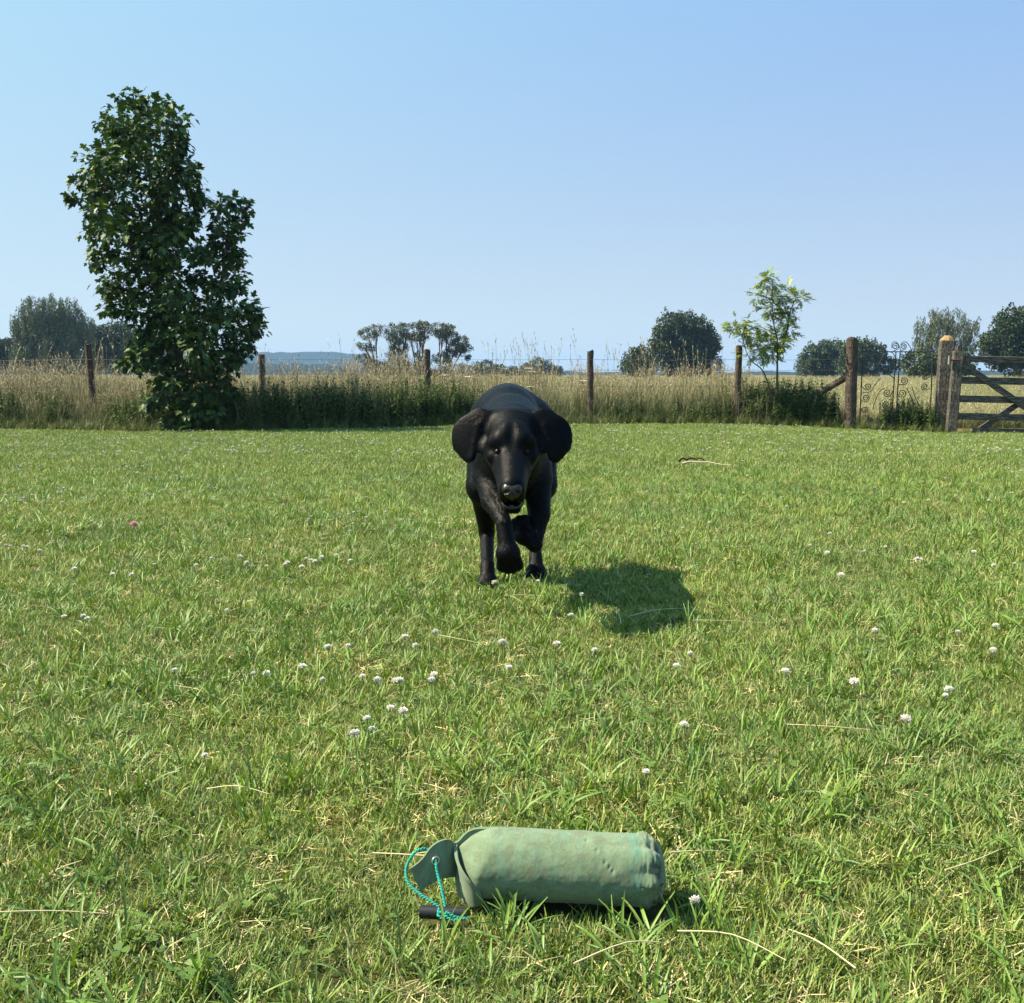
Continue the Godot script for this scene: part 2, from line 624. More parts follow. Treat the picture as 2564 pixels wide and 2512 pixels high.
func pinnate_leaf(size: float) -> ArrayMesh:
	var s := Shape.new()
	var spine := []
	for k in 7:
		var t := k / 6.0
		spine.append(Vector3(0, 0.10 * t - 0.30 * t * t, t) * size)
	s.col = Color(0.8, 0.8, 0.7)
	s.tube(spine, taper(0.006 * size * 4, 0.0025 * size * 4, 7), 3, false)
	for k in range(1, 7):
		var sides := [-1.0, 1.0] if k < 6 else [0.0]
		for side in sides:
			var b := Basis(Vector3.UP, side * 1.15 + rnd(-0.15, 0.15)) * Basis(Vector3.RIGHT, rnd(0.05, 0.45))
			var l: float = size * (0.42 if k > 1 else 0.32) * rnd(0.85, 1.15)
			var f := rnd(0.85, 1.15)
			s.col = Color(f, f, f)
			var o: Vector3 = spine[k]
			var ring := []
			for w in [Vector2(0, 0), Vector2(-0.21, 0.3), Vector2(-0.2, 0.62), Vector2(0, 1.0), Vector2(0.2, 0.62), Vector2(0.21, 0.3)]:
				ring.append(o + b * Vector3(w.x * l, absf(w.x) * 0.4 * l, w.y * l))
			s.face(ring)
	return s.mesh()

# ---------------------------------------------------------------- lawn
func keep_off(x: float, z: float) -> float:      # distance to what presses the grass down: the dummy and the paws
	var a := Vector2(-0.028, -1.103)
	var b := Vector2(0.172, -1.085)
	var p := Vector2(x, z)
	var t := clampf((p - a).dot(b - a) / (b - a).length_squared(), 0, 1)
	var d := p.distance_to(a.lerp(b, t)) - 0.025
	d = minf(d, p.distance_to(Vector2(-0.07, -2.82)) - 0.03)
	d = minf(d, p.distance_to(Vector2(0.075, -2.95)) - 0.03)
	var ta := Vector2(-0.10, -1.053)
	var tb := Vector2(-0.05, -1.053)
	var u := clampf((p - ta).dot(tb - ta) / (tb - ta).length_squared(), 0, 1)
	d = minf(d, p.distance_to(ta.lerp(tb, u)) - 0.002)
	return d

func tone(x: float, z: float) -> Color:
	var a := fine.get_noise_2d(x * 110.0, z * 110.0) * 1.6
	var b := fine.get_noise_2d(x * 420.0 + 900.0, z * 420.0) * 1.2
	var k := a * 0.6 + b * 0.5
	return Color(1.0 + 0.24 * k, 1.0 + 0.16 * k, 1.0 + 0.04 * k)

func yard(x: float) -> float:      # z of the verge's front edge
	var pts := [Vector2(-20, -15.0), Vector2(-7.6, -15.1), Vector2(-5.6, -14.5), Vector2(-4.4, -14.0), Vector2(-2.0, -14.1), Vector2(-0.7, -15.2), Vector2(1.0, -15.6), Vector2(3.5, -15.6), Vector2(5.2, -15.3), Vector2(6.3, -15.0), Vector2(20, -14.6)]
	for k in pts.size() - 1:
		if x < pts[k + 1].x:
			return lerpf(pts[k].y, pts[k + 1].y, clampf((x - pts[k].x) / (pts[k + 1].x - pts[k].x), 0, 1))
	return -15.2

func sow(list: Array, z0: float, z1: float, per_m2: float, slope: float, wide: float, scale0: float, scale1: float, weight: Array, flat := false) -> void:
	# list: Copies to fill; an even scatter between two distances, a little wider than the view
	var dz := 0.1
	var z := z0
	while z > z1:
		var half := -z * slope + wide
		var n := int(per_m2 * dz * 2.0 * half + rng.randf())
		for k in n:
			var x := rnd(-half, half)
			var zz := z - rng.randf() * dz
			if absf(x) > -zz * 0.56 + 1.2 and rng.randf() < 0.5:
				continue
			var off := keep_off(x, zz)
			if off < 0.004:
				continue
			if zz < yard(x) + 0.1:
				continue
			var sc := rnd(scale0, scale1)
			if off < 0.016 and not flat:
				sc *= 0.62
			if Vector2(x, zz).distance_to(Vector2(-0.085, -1.085)) < 0.03:
				sc *= 0.6
			var dense := fine.get_noise_2d(x * 160.0 + 300.0, zz * 160.0)
			sc *= 1.0 + 0.45 * dense
			var w := rng.randf()
			var pick := 0
			for q in weight.size():
				if w < weight[q]:
					pick = q
					break
				w -= weight[q]
			var b := Basis(Vector3.UP, rnd(0, TAU)).rotated(Vector3(rnd(-1, 1), 0, rnd(-1, 1)).normalized(), rnd(0, 0.25)).scaled(Vector3(sc, sc * rnd(0.8, 1.15), sc))
			list[pick].put(Transform3D(b, Vector3(x, ground(x, zz), zz)), tone(x, zz))
		z -= dz

func make_lawn() -> void:
	var root := thing("lawn_grass", Vector3.ZERO, "short mown green grass with dry clippings across the whole lawn", "grass", "", "stuff")
	var near_m := []
	for k in 6:
		near_m.append(mown_tuft(24, 0.021, 0.012, 0.032, 0.0010, 0.0022))
	for k in 4:
		near_m.append(broad_tuft(6))
	for k in 2:
		near_m.append(thatch_tuft(10))
	for k in 2:
		near_m.append(clover_leaves(3) if k == 0 else mown_tuft(20, 0.020, 0.014, 0.040, 0.0012, 0.0026))
	var near_c := []
	for k in near_m.size():
		near_c.append(Copies.new())
	var w := [0.12, 0.12, 0.12, 0.12, 0.12, 0.12, 0.026, 0.026, 0.026, 0.026, 0.022, 0.022, 0.012, 0.12]
	sow(near_c, -0.5, -1.9, 6200.0, 0.62, 1.3, 0.7, 1.1, w)
	sow(near_c, 0.4, -0.5, 1500.0, 0.56, 0.7, 0.75, 1.2, w)
	sow(near_c, -1.9, -3.0, 4400.0, 0.7, 1.6, 0.75, 1.2, w)
	sow(near_c, -3.0, -6.2, 2200.0, 0.8, 2.0, 0.85, 1.3, w)
	for k in near_m.size():
		copies("tufts", near_c[k], near_m[k], mats.straw if k == 10 or k == 11 else mats.grass, root)
	var far_m := []
	for k in 5:
		far_m.append(mown_tuft(38, 0.05, 0.016, 0.038, 0.0018, 0.0036))
	far_m.append(broad_tuft(8))
	var far_c := []
	for k in far_m.size():
		far_c.append(Copies.new())
	sow(far_c, -6.2, -16.0, 900.0, 0.85, 3.0, 0.9, 1.35, [0.18, 0.18, 0.18, 0.18, 0.20, 0.08])
	for k in far_m.size():
		copies("tufts", far_c[k], far_m[k], mats.grass, root)

# ---------------------------------------------------------------- verge and meadow
func make_verge() -> void:
	var root := thing("verge_grass", Vector3.ZERO, "tall unmown grass gone to seed along the wire fence", "grass", "", "stuff")
	var tm := [tall_tuft(8, 20, 0.10, 0.5, true), tall_tuft(9, 14, 0.10, 0.75, true), tall_tuft(7, 22, 0.10, 0.35, false), tall_tuft(4, 18, 0.10, 0.3, true), tall_tuft(2, 20, 0.09, 0.1, true)]
	var tc := []
	for k in tm.size():
		tc.append(Copies.new())
	var x := -17.0
	while x < 6.35:
		x += 0.01
		for rep in 3:
			var xx := x + rnd(0, 0.01)
			var zf := yard(xx)
			var zb := -17.4
			var t := rng.randf()
			var zz := lerpf(zf, zb, t)
			if xx > 5.1 and zz < -15.15 and zz > -15.6:
				continue
			var at_post := 9.0
			for px in [-6.4, -3.78, -1.28, 1.18, 3.43]:
				at_post = minf(at_post, absf(xx - px))
			if absf(xx + 4.5) < 0.55 and zz > -14.8:
				continue
			var front := sst(0.35, 0.0, t)
			var pick := rng.randi() % 3
			if rng.randf() < 0.68 + 0.32 * front + 0.5 * fine.get_noise_2d(xx * 70.0, 99.0):
				pick = 3 + rng.randi() % 2
			var h := rnd(0.56, 1.02) * (0.96 + 0.5 * fine.get_noise_2d(xx * 90.0, 7.0))
			h *= lerpf(1.0, 0.55, front)
			if at_post < 0.16 and zz > -15.95:
				h = minf(h, rnd(0.40, 0.66))
			if xx > 3.9:
				h *= 0.62
			if xx > 5.1:
				h *= 0.6
			var b := Basis(Vector3.UP, rnd(0, TAU)).rotated(Vector3(rnd(-1, 1), 0, rnd(-1, 1)).normalized(), rnd(0, 0.16)).scaled(Vector3(h * 0.95, h, h * 0.95))
			var f := rnd(0.85, 1.12)
			tc[pick].put(Transform3D(b, Vector3(xx, ground(xx, zz) - 0.01, zz)), Color(f, f, f))
	# single stems standing out above the rest
	var hi := [tall_tuft(2, 1, 0.05, 1.0, true), tall_tuft(1, 0, 0.02, 1.0, true), tall_tuft(3, 1, 0.09, 1.0, false)]
	var hc := [Copies.new(), Copies.new(), Copies.new()]
	for k in 130:
		var xx := rnd(-8.5, 3.8)
		if k < 46:
			xx = rnd(-0.7, 1.9) if k < 32 else rnd(1.9, 3.6)
		elif k < 62:
			xx = rnd(-6.9, -5.6)
		var zz := rnd(-15.8, -16.9)
		var h := rnd(1.2, 1.5) if k < 62 else rnd(1.1, 1.4)
		var b := Basis(Vector3.UP, rnd(0, TAU)).scaled(Vector3(h, h, h))
		hc[k % 3].put(Transform3D(b, Vector3(xx, ground(xx, zz) - 0.01, zz)), Color(1, 1, 1))
	for k in tm.size():
		copies("tufts", tc[k], tm[k], mats.straw, root)
	for k in 3:
		copies("stems", hc[k], hi[k], mats.straw, root)
	# nettles and docks, dark and leafy, in the lower part
	var nt := thing("nettle_undergrowth", Vector3.ZERO, "dark leafy nettles thick along the foot of the wire fence", "nettles", "", "stuff")
	var nm := [nettle(0.75, 1.0), nettle(0.6, 0.85), nettle(0.5, 1.15), nettle(0.85, 0.95)]
	var nc := [Copies.new(), Copies.new(), Copies.new(), Copies.new()]
	for k in 2300:
		var xx := rnd(-4.6, -0.6)
		var hs := 1.0
		if k > 720:
			xx = rnd(-0.6, 4.2)
			hs = 0.78
		if k > 1280:
			xx = rnd(-9.5, -4.6)
			hs = 0.95
		if k > 1720:
			xx = rnd(3.6, 4.95)
			hs = 1.0
		if k > 2120:
			xx = rnd(5.75, 6.3)
			hs = 0.72
		var zf := yard(xx)
		var zz := zf - 0.06 - absf(rng.randfn(0.0, 0.55))
		if zz < -17.0 or (absf(xx + 4.5) < 0.55 and zz > -14.7):
			continue
		if fine.get_noise_2d(xx * 120.0, zz * 60.0) < -0.05 and k > 720 and k < 1720:
			continue
		var h := rnd(0.55, 1.0) * hs * (0.8 if zf - zz < 0.15 else 1.0)
		nc[k % 4].put(Transform3D(Basis(Vector3.UP, rnd(0, TAU)).scaled(Vector3(h, h, h) * 1.1), Vector3(xx, ground(xx, zz), zz)), Color.WHITE * rnd(0.8, 1.2))
	for k in 4:
		copies("plants", nc[k], nm[k], mats.leaf, nt)
	# a fringe of longer grass where the mower does not reach
	var fr := thing("edge_grass", Vector3.ZERO, "ankle-high green grass fringe where lawn meets the verge", "grass", "", "stuff")
	var fm := [tall_tuft(0, 16, 0.06, 0.12, true), tall_tuft(0, 14, 0.07, 0.25, true)]
	var fc := [Copies.new(), Copies.new()]
	for k in 3200:
		var xx := rnd(-17.0, 12.5)
		var zz := yard(xx) + rnd(-0.35, 0.16)
		var h := rnd(0.16, 0.38)
		if xx > 6.3:
			h *= 0.6
			zz = yard(xx) + rnd(-0.6, 0.12)
		fc[k % 2].put(Transform3D(Basis(Vector3.UP, rnd(0, TAU)).scaled(Vector3(h * 1.3, h, h * 1.3)), Vector3(xx, ground(xx, zz), zz)), tone(xx, zz))
	for k in 2:
		copies("tufts", fc[k], fm[k], mats.grass, fr)
	# flat white flower heads among the grass
	for f in [[-0.63, 0.56, -15.95], [-1.06, 0.585, -16.1], [0.26, 0.64, -16.2], [0.21, 0.69, -16.3], [1.05, 0.50, -15.9], [0.33, 0.41, -15.8]]:
		umbel(Vector3(f[0], ground(f[0], f[2]), f[2]), f[1] - ground(f[0], f[2]))

func umbel(foot: Vector3, h: float) -> void:
	var t := thing("umbel_flower", foot, "flat white umbel flower head on a thin stalk in the tall grass", "flower", "white umbels in the verge")
	var s := Shape.new()
	var top := Vector3(rnd(-0.05, 0.05), h, rnd(-0.03, 0.03))
	s.tube([Vector3.ZERO, top * 0.5 + rv(0.02), top - Vector3(0, 0.05, 0)], [0.004, 0.003, 0.002], 4, false)
	for k in 9:
		var a := k * 2.4
		var r := 0.055 * sqrt(k / 9.0)
		s.tube([top - Vector3(0, 0.05, 0), top + Vector3(cos(a) * r, -0.2 * r, sin(a) * r)], [0.0012, 0.0008], 3, false)
	part("stalk", s.mesh(), plain(lin(0.1, 0.14, 0.04), 0.7), t)
	var f := Shape.new()
	for k in 60:
		var a := k * 2.399
		var r := 0.066 * sqrt(k / 60.0)
		var p := top + Vector3(cos(a) * r, -1.8 * r * r + rnd(0, 0.008), sin(a) * r)
		var q := []
		for e in 5:
			var b := e * TAU / 5
			q.append(p + Vector3(cos(b) * 0.008, rnd(-0.002, 0.002), sin(b) * 0.008))
		f.face(q)
	part("umbel", f.mesh(), plain(lin(0.78, 0.78, 0.7), 0.8, 0.3), t)

func make_field_grass() -> void:
	var root := thing("meadow_grass", Vector3.ZERO, "pale dry meadow grass stretching away behind the fence", "grass", "", "stuff")
	var m := [tall_tuft(12, 9, 0.14, 1.0, true), tall_tuft(12, 8, 0.14, 0.9, false), tall_tuft(8, 16, 0.14, 0.6, true), tall_tuft(14, 6, 0.16, 1.0, true)]
	var c := [Copies.new(), Copies.new(), Copies.new(), Copies.new()]
	for k in 34000:
		var u := rng.randf()
		var d := 16.6 + 90.0 * u * u
		var half := d * 0.8 + 6.0
		var xx := rnd(-half, half)
		if d < 17.4 and xx < 5.0:
			continue
		var h := rnd(0.42, 0.74) * (1.0 + 0.25 * fine.get_noise_2d(xx * 8.0, d * 8.0 + 200.0))
		var spread := 0.6 * (1.0 + d * 0.03)
		if xx > 5.0 and d < 24.0:
			h *= 0.55 + 0.3 * sst(17.0, 24.0, d)
		var f := rnd(0.85, 1.15) * (1.0 + 0.25 * fine.get_noise_2d(xx * 12.0, d * 12.0))
		var gr := clampf(0.5 + fine.get_noise_2d(xx * 25.0, d * 25.0 + 700.0) * 1.6, 0.0, 1.0)
		c[k % 4].put(Transform3D(Basis(Vector3.UP, rnd(0, TAU)).scaled(Vector3(spread, h, spread)), Vector3(xx, ground(xx, -d), -d)), Color(f * lerpf(0.98, 0.74, gr), f * lerpf(1.0, 0.92, gr), f * lerpf(0.95, 0.72, gr)))
	# taller weeds here and there
	for k in 700:
		var d := 18.0 + 50.0 * rng.randf()
		var xx := rnd(-0.56, 0.56) * d
		if fine.get_noise_2d(xx * 10.0, d * 10.0) < 0.05 or (xx > 5.0 and d < 24.0):
			continue
		var h := rnd(0.75, 1.0)
		c[2].put(Transform3D(Basis(Vector3.UP, rnd(0, TAU)).scaled(Vector3(0.9, h, 0.9)), Vector3(xx, ground(xx, -d), -d)), Color(0.62, 0.66, 0.62) * rnd(0.8, 1.1))
	for k in 4:
		copies("tufts", c[k], m[k], mats.straw, root)

# ---------------------------------------------------------------- trees
var MAPLE := [-0.57,4.78,0.13, -0.70,4.62,0.10, -0.51,4.58,0.14, -0.29,4.56,0.17, -0.00,4.51,0.17, -0.77,4.38,0.20, -0.97,4.30,0.13, -0.52,4.35,0.23, -0.24,4.32,0.23, 0.03,4.27,0.17, -0.89,4.14,0.20, -0.62,4.11,0.26, -0.31,4.06,0.26, 0.02,4.08,0.20, -1.01,3.95,0.17, -0.74,3.87,0.26, -0.43,3.84,0.29, -0.10,3.84,0.26, 0.13,4.03,0.10, 0.09,3.76,0.17, -1.22,3.65,0.16, -1.34,3.57,0.09, -0.97,3.68,0.23, -0.70,3.60,0.26, -0.36,3.57,0.29, -0.02,3.57,0.26, 0.20,3.57,0.17, -1.24,3.43,0.14, -1.35,3.32,0.08, -1.02,3.35,0.20, -0.74,3.32,0.26, -0.40,3.30,0.29, -0.06,3.30,0.29, 0.28,3.38,0.17, 0.38,3.27,0.13, -1.22,3.13,0.17, -1.00,3.08,0.23, -0.72,3.05,0.27, -0.38,3.02,0.29, -0.05,3.02,0.26, 0.24,3.08,0.14, -1.12,2.86,0.17, -0.84,2.83,0.26, -0.51,2.78,0.29, -0.17,2.78,0.29, 0.14,2.83,0.20, -1.14,2.58,0.19, -1.20,2.44,0.12, -0.94,2.50,0.17, -0.66,2.53,0.26, -0.32,2.50,0.29, -0.01,2.53,0.26, 0.25,2.58,0.17, -0.73,2.28,0.20, -0.42,2.25,0.26, -0.11,2.22,0.26, 0.15,2.28,0.17, -0.94,2.08,0.20, -1.02,2.14,0.10, -0.74,2.00,0.20, -0.46,1.97,0.26, -0.15,1.94,0.29, 0.14,2.03,0.26, 0.43,2.17,0.20, -1.01,1.80,0.16, -0.81,1.78,0.17, -0.56,1.72,0.20, -0.27,1.66,0.23, 0.01,1.75,0.26, 0.30,1.83,0.23, 0.76,3.32,0.13, 0.94,3.24,0.12, 0.72,3.13,0.17, 0.91,3.02,0.12, 0.57,2.97,0.13, 0.79,2.83,0.14, 0.68,2.94,0.17, 0.50,2.72,0.17, 0.81,2.64,0.13, 0.64,2.53,0.20, 0.83,2.42,0.14, 0.44,2.50,0.17, 0.69,2.25,0.20, 0.82,2.11,0.13, 0.62,2.03,0.20, 0.98,1.83,0.13, 1.09,1.72,0.12, 0.90,1.72,0.17, 1.03,1.50,0.14, 0.80,1.52,0.20, 0.97,1.27,0.14, 0.67,1.75,0.20, 0.52,1.55,0.26, 0.74,1.27,0.20, -0.62,1.47,0.17, -0.40,1.38,0.23, -0.11,1.41,0.26, 0.20,1.44,0.26, 0.45,1.21,0.26, -0.69,1.24,0.14, -0.76,1.04,0.13, -0.55,1.10,0.20, -0.30,1.07,0.23, 0.05,1.10,0.26, 0.33,0.96,0.23, 0.62,1.02,0.17, 0.79,1.07,0.14, -0.31,0.73,0.17, -0.08,0.76,0.23, 0.20,0.70,0.23, 0.46,0.79,0.17, -0.44,0.39,0.13, -0.32,0.48,0.17, -0.09,0.45,0.23, 0.19,0.42,0.23, 0.45,0.50,0.17, 0.68,0.53,0.13, -0.25,0.19,0.17, 0.01,0.16,0.23, 0.30,0.16,0.20, 0.53,0.27,0.17, -0.11,0.02,0.14, 0.18,0.02,0.17]
var SAPLING := [-0.09,2.26,0.09, -0.22,2.17,0.10, -0.06,2.14,0.12, -0.26,1.99,0.10, -0.08,1.94,0.15, 0.09,1.97,0.13, 0.25,1.94,0.15, 0.37,1.92,0.09, 0.05,1.82,0.18, -0.08,1.74,0.13, 0.20,1.77,0.13, 0.18,1.64,0.12, 0.21,1.52,0.12, 0.24,1.37,0.08, 0.12,1.42,0.08, -0.63,1.57,0.12, -0.50,1.52,0.12, -0.65,1.47,0.08, -0.47,1.39,0.10, -0.32,1.34,0.13, -0.15,1.49,0.10, -0.07,1.39,0.09, -0.21,1.24,0.15, -0.06,1.22,0.15, 0.07,1.22,0.12, -0.39,1.12,0.13, -0.24,1.09,0.13, -0.06,1.09,0.13, 0.09,1.29,0.10]

func nearest_on(stems: Array, p: Vector3, drop: float) -> Vector3:
	var best := Vector3.ZERO
	var bd := 1e9
	for st in stems:
		for q in st:
			if q.y < p.y - drop:
				var d: float = q.distance_to(p - Vector3(0, drop, 0))
				if d < bd:
					bd = d
					best = q
	return best

# leaves round the ends of twigs: the nearest `single` as parts of their own, the others together
func leaf_out(tree: Node3D, leaf_meshes: Array, material: Material, spots: Array, colors: Array, single: int) -> void:
	# spots: Transform3D; those that face the lawn first
	var order := range(spots.size())
	order.sort_custom(func(a, b): return spots[a].origin.z > spots[b].origin.z)
	var cp := []
	for k in leaf_meshes.size():
		cp.append(Copies.new())
	var shades := []
	for c in colors:
		var m: StandardMaterial3D = material.duplicate()
		m.albedo_color = Color(c.r, c.g, c.b).linear_to_srgb()
		shades.append(m)
	for n in order.size():
		var t: Transform3D = spots[order[n]]
		var k := rng.randi() % leaf_meshes.size()
		var ci := rng.randi() % colors.size()
		if n < single:
			part("leaf", leaf_meshes[k], shades[ci], tree, t)
		else:
			cp[k].put(t, vary(colors[ci], 0.2))
	for k in leaf_meshes.size():
		var o := copies("foliage", cp[k], leaf_meshes[k], material, tree)
		o.set_meta("kind", "stuff")

func make_maple() -> void:
	var foot := Vector3(-4.52, ground(-4.52, -14.2), -14.2)
	var t := thing("maple_tree", foot, "tall narrow dark green maple tree at the lawn edge, leafy to the ground", "tree")
	var main := curve([Vector3(0, -0.05, 0), Vector3(-0.03, 0.7, 0.02), Vector3(-0.1, 1.6, -0.03), Vector3(-0.2, 2.6, 0.03), Vector3(-0.36, 3.6, 0), Vector3(-0.5, 4.3, 0.02), Vector3(-0.56, 4.75, 0)], 6)
	var second := curve([Vector3(-0.02, 0.45, 0.02), Vector3(0.25, 1.0, 0.05), Vector3(0.5, 1.7, -0.04), Vector3(0.64, 2.4, 0.02), Vector3(0.76, 3.2, 0)], 6)
	var third := curve([Vector3(-0.12, 1.7, 0), Vector3(-0.45, 2.3, 0.1), Vector3(-0.8, 2.9, 0.05), Vector3(-1.1, 3.5, 0)], 5)
	var fourth := curve([Vector3(-0.22, 2.7, 0), Vector3(-0.05, 3.3, -0.06), Vector3(0.0, 4.0, 0), Vector3(0.0, 4.4, 0)], 5)
	for st in [main, second, third, fourth]:
		for k in st.size():
			st[k] *= 0.947
	var s := Shape.new()
	s.tube(main, taper(0.075, 0.008, main.size()), 8)
	var tr := part("trunk", s.mesh(), mats.bark, t)
	for b in [second, third, fourth]:
		var l := Shape.new()
		l.tube(b, taper(0.04, 0.006, b.size()), 6)
		part("limb", l.mesh(), mats.bark, tr)
	var stems := [main, second, third, fourth]
	var twigs := Shape.new()
	var spots := []
	for k in range(0, MAPLE.size(), 3):
		var r: float = MAPLE[k + 2] * 0.947
		var reps := 1 if r < 0.15 else (2 if r < 0.22 else 3)
		for rep in reps:
			var c := Vector3(MAPLE[k], MAPLE[k + 1], 0) * 0.947
			var wide := 0.16 + 0.42 * sst(0.1, 0.28, r)
			c.z = rng.randfn(0.0, 0.45) * wide * 1.5
			c += Vector3(rnd(-0.05, 0.05), rnd(-0.05, 0.05), 0)
			var from := nearest_on(stems, c, 0.12)
			var mid := from.lerp(c, 0.55) + rv(0.05) - Vector3(0, 0.03, 0)
			twigs.tube([from, mid, c], [0.009, 0.006, 0.002], 4, false)
			var n := int(34 + 1050.0 * r * r) if reps == 1 else int((30 + 1750.0 * r * r) / reps)
			if c.y < 1.6:
				n = int(n * 1.4)
			for q in n:
				var o := rv(r * (0.82 if q % 5 else 1.32))
				o.y *= 0.85
				var p := c + o
				var outd := (o.normalized() + Vector3(0, rnd(-0.5, 0.1), 0) + rv(0.5)).normalized()
				var z := (outd - Vector3(0, 0.25, 0)).normalized()
				var nrm := (Vector3.UP + rv(0.95) + outd * 0.35).normalized()
				var x := nrm.cross(z).normalized()
				var b := Basis(x, z.cross(x), z)
				var sc := rnd(0.048, 0.098)
				spots.append(Transform3D(b.scaled(Vector3(sc, sc, sc)), p))
	part("twigs", twigs.mesh(), mats.bark, t)
	leaf_out(t, [maple_leaf(1.0)], mats.leaf, spots, [Color(0.042, 0.080, 0.024), Color(0.060, 0.108, 0.028), Color(0.035, 0.070, 0.024), Color(0.095, 0.150, 0.030)], 300)

func make_sapling() -> void:
	var foot := Vector3(4.0, ground(4.0, -15.75), -15.75)
	var t := thing("sapling_tree", foot, "slender young tree with bright yellow-green leaves beside the fence", "tree")
	var main := curve([Vector3(0, -0.03, 0), Vector3(0.0, 0.15, 0), Vector3(0.05, 0.48, 0), Vector3(0.04, 0.94, 0.02), Vector3(0.03, 1.32, 0), Vector3(-0.04, 1.62, 0), Vector3(-0.07, 2.2, 0)], 5)
	var side := curve([Vector3(0.0, 0.2, 0), Vector3(-0.04, 0.48, 0.02), Vector3(-0.18, 0.84, 0.03), Vector3(-0.39, 1.04, 0), Vector3(-0.55, 1.5, 0)], 5)
	var up := curve([Vector3(0.04, 1.0, 0), Vector3(0.16, 1.4, 0.02), Vector3(0.22, 1.75, 0), Vector3(0.3, 1.92, 0)], 5)
	var s := Shape.new()
	s.tube(main, taper(0.026, 0.004, main.size()), 7)
	var bark: StandardMaterial3D = mats.bark.duplicate()
	bark.albedo_color = Color(1.0, 1.0, 0.95)
	var tr := part("trunk", s.mesh(), bark, t)
	for b in [side, up]:
		var l := Shape.new()
		l.tube(b, taper(0.017, 0.004, b.size()), 6)
		part("limb", l.mesh(), bark, tr)
	var twigs := Shape.new()
	var spots := []
	for k in range(0, SAPLING.size(), 3):
		var r: float = SAPLING[k + 2]
		var c := Vector3(SAPLING[k], SAPLING[k + 1], rnd(-0.14, 0.14))
		var from := nearest_on([main, side, up], c, 0.1)
		twigs.tube([from, from.lerp(c, 0.5) + rv(0.02), c], [0.005, 0.004, 0.002], 4, false)
		for q in int(9 + r * 125.0):
			var o := rv(r * 0.9)
			var z := (o.normalized() * Vector3(1, 0.5, 1) + rv(0.5) + Vector3(0, -0.1, 0)).normalized()
			var nrm := (Vector3.UP + rv(0.6)).normalized()
			var x := nrm.cross(z).normalized()
			var sc := rnd(0.075, 0.13)
			spots.append(Transform3D(Basis(x, z.cross(x), z).scaled(Vector3(sc, sc, sc)), c + o))
	part("twigs", twigs.mesh(), bark, t)
	leaf_out(t, [pinnate_leaf(1.0), pinnate_leaf(1.0)], mats.leaf, spots, [Color(0.21, 0.29, 0.036), Color(0.28, 0.34, 0.042), Color(0.15, 0.23, 0.03), Color(0.33, 0.37, 0.05)], 300)

# a tree some 100 m away: trunk, limbs, and a crown of leaf clumps round the given blobs (x, y, r ...)
func far_tree(called: String, label: String, at: Vector3, blobs: Array, col: Color, kind: int, group := "", share := 1.0, flat := 1.0) -> void:
	at.y = ground(at.x, at.z)
	var t := thing(called, at, label, "tree" if not called.contains("hedge") and not called.contains("bush") else "hedge", group)
	var s := Shape.new()
	var top := Vector3.ZERO
	for k in range(0, blobs.size(), 3):
		top += Vector3(blobs[k], blobs[k + 1], 0)
	top /= blobs.size() / 3.0
	var fork := Vector3(top.x * 0.4, top.y * 0.4, 0)
	s.tube([Vector3(0, -0.3, 0), fork], [0.28 if kind != 2 else 0.12, 0.2 if kind != 2 else 0.1], 7, false)
	var limbs := Shape.new()
	var cp := [Copies.new(), Copies.new(), Copies.new()]
	for k in range(0, blobs.size(), 3):
		var r: float = blobs[k + 2]
		var c := Vector3(blobs[k], blobs[k + 1], rnd(-0.5, 0.5) * r)
		if kind == 2:
			var foot := Vector3(rnd(-0.3, 0.3) + blobs[k] * 0.2, 0, rnd(-0.3, 0.3))
			var mid := Vector3(lerpf(foot.x, c.x, 0.45), c.y * 0.55, 0)
			if c.y > 3.0:
				limbs.tube(curve([foot, mid, c], 4), taper(0.075, 0.03, 9), 4, false)
				for q in 8:
					limbs.tube([mid.lerp(c, rnd(0.0, 0.7)), c + rv(r * 1.1)], [0.03, 0.012], 3, false)
		else:
			limbs.tube(curve([fork * 0.8, fork.lerp(c, 0.5) + rv(0.2), c], 3), taper(0.16, 0.04, 7), 5, false)
		if kind == 2:
			r *= 1.2
			c += Vector3(rnd(-0.15, 0.15), rnd(-0.1, 0.1), 0)
		var n := int(share * (60.0 * r * r + 14.0)) if kind != 2 else int(share * (62.0 * r * r + 9.0))
		for q in n:
			var o := rv()
			o = o.normalized() * (0.5 + 0.62 * sqrt(o.length())) * r * (1.0 if q % 5 else 1.3)
			o.y *= flat
			o.z *= 1.25
			var sc := rnd(0.26, 0.5) * (0.75 + 0.25 * r) if kind != 2 else rnd(0.14, 0.30)
			var f := rnd(0.75, 1.25)
			var b := Basis(rv().normalized(), rnd(0, TAU))
			if kind == 1:
				b = Basis(Vector3.UP, rnd(0, TAU)).scaled(Vector3(0.6, 1.6, 0.6))
			cp[q % 3].put(Transform3D(b.scaled(Vector3(sc, sc, sc)), c + o), Color(col.r * f, col.g * f, col.b * f))
	var tr := part("trunk", s.mesh(), mats.bark, t)
	part("limbs", limbs.mesh(), mats.bark, tr)
	var holder := Node3D.new()
	holder.name = "crown"
	holder.set_meta("kind", "stuff")
	t.add_child(holder)
	for k in 3:
		copies("leaves", cp[k], mats["clump_%d_%d" % [kind, k]], mats.far_leaf, holder)

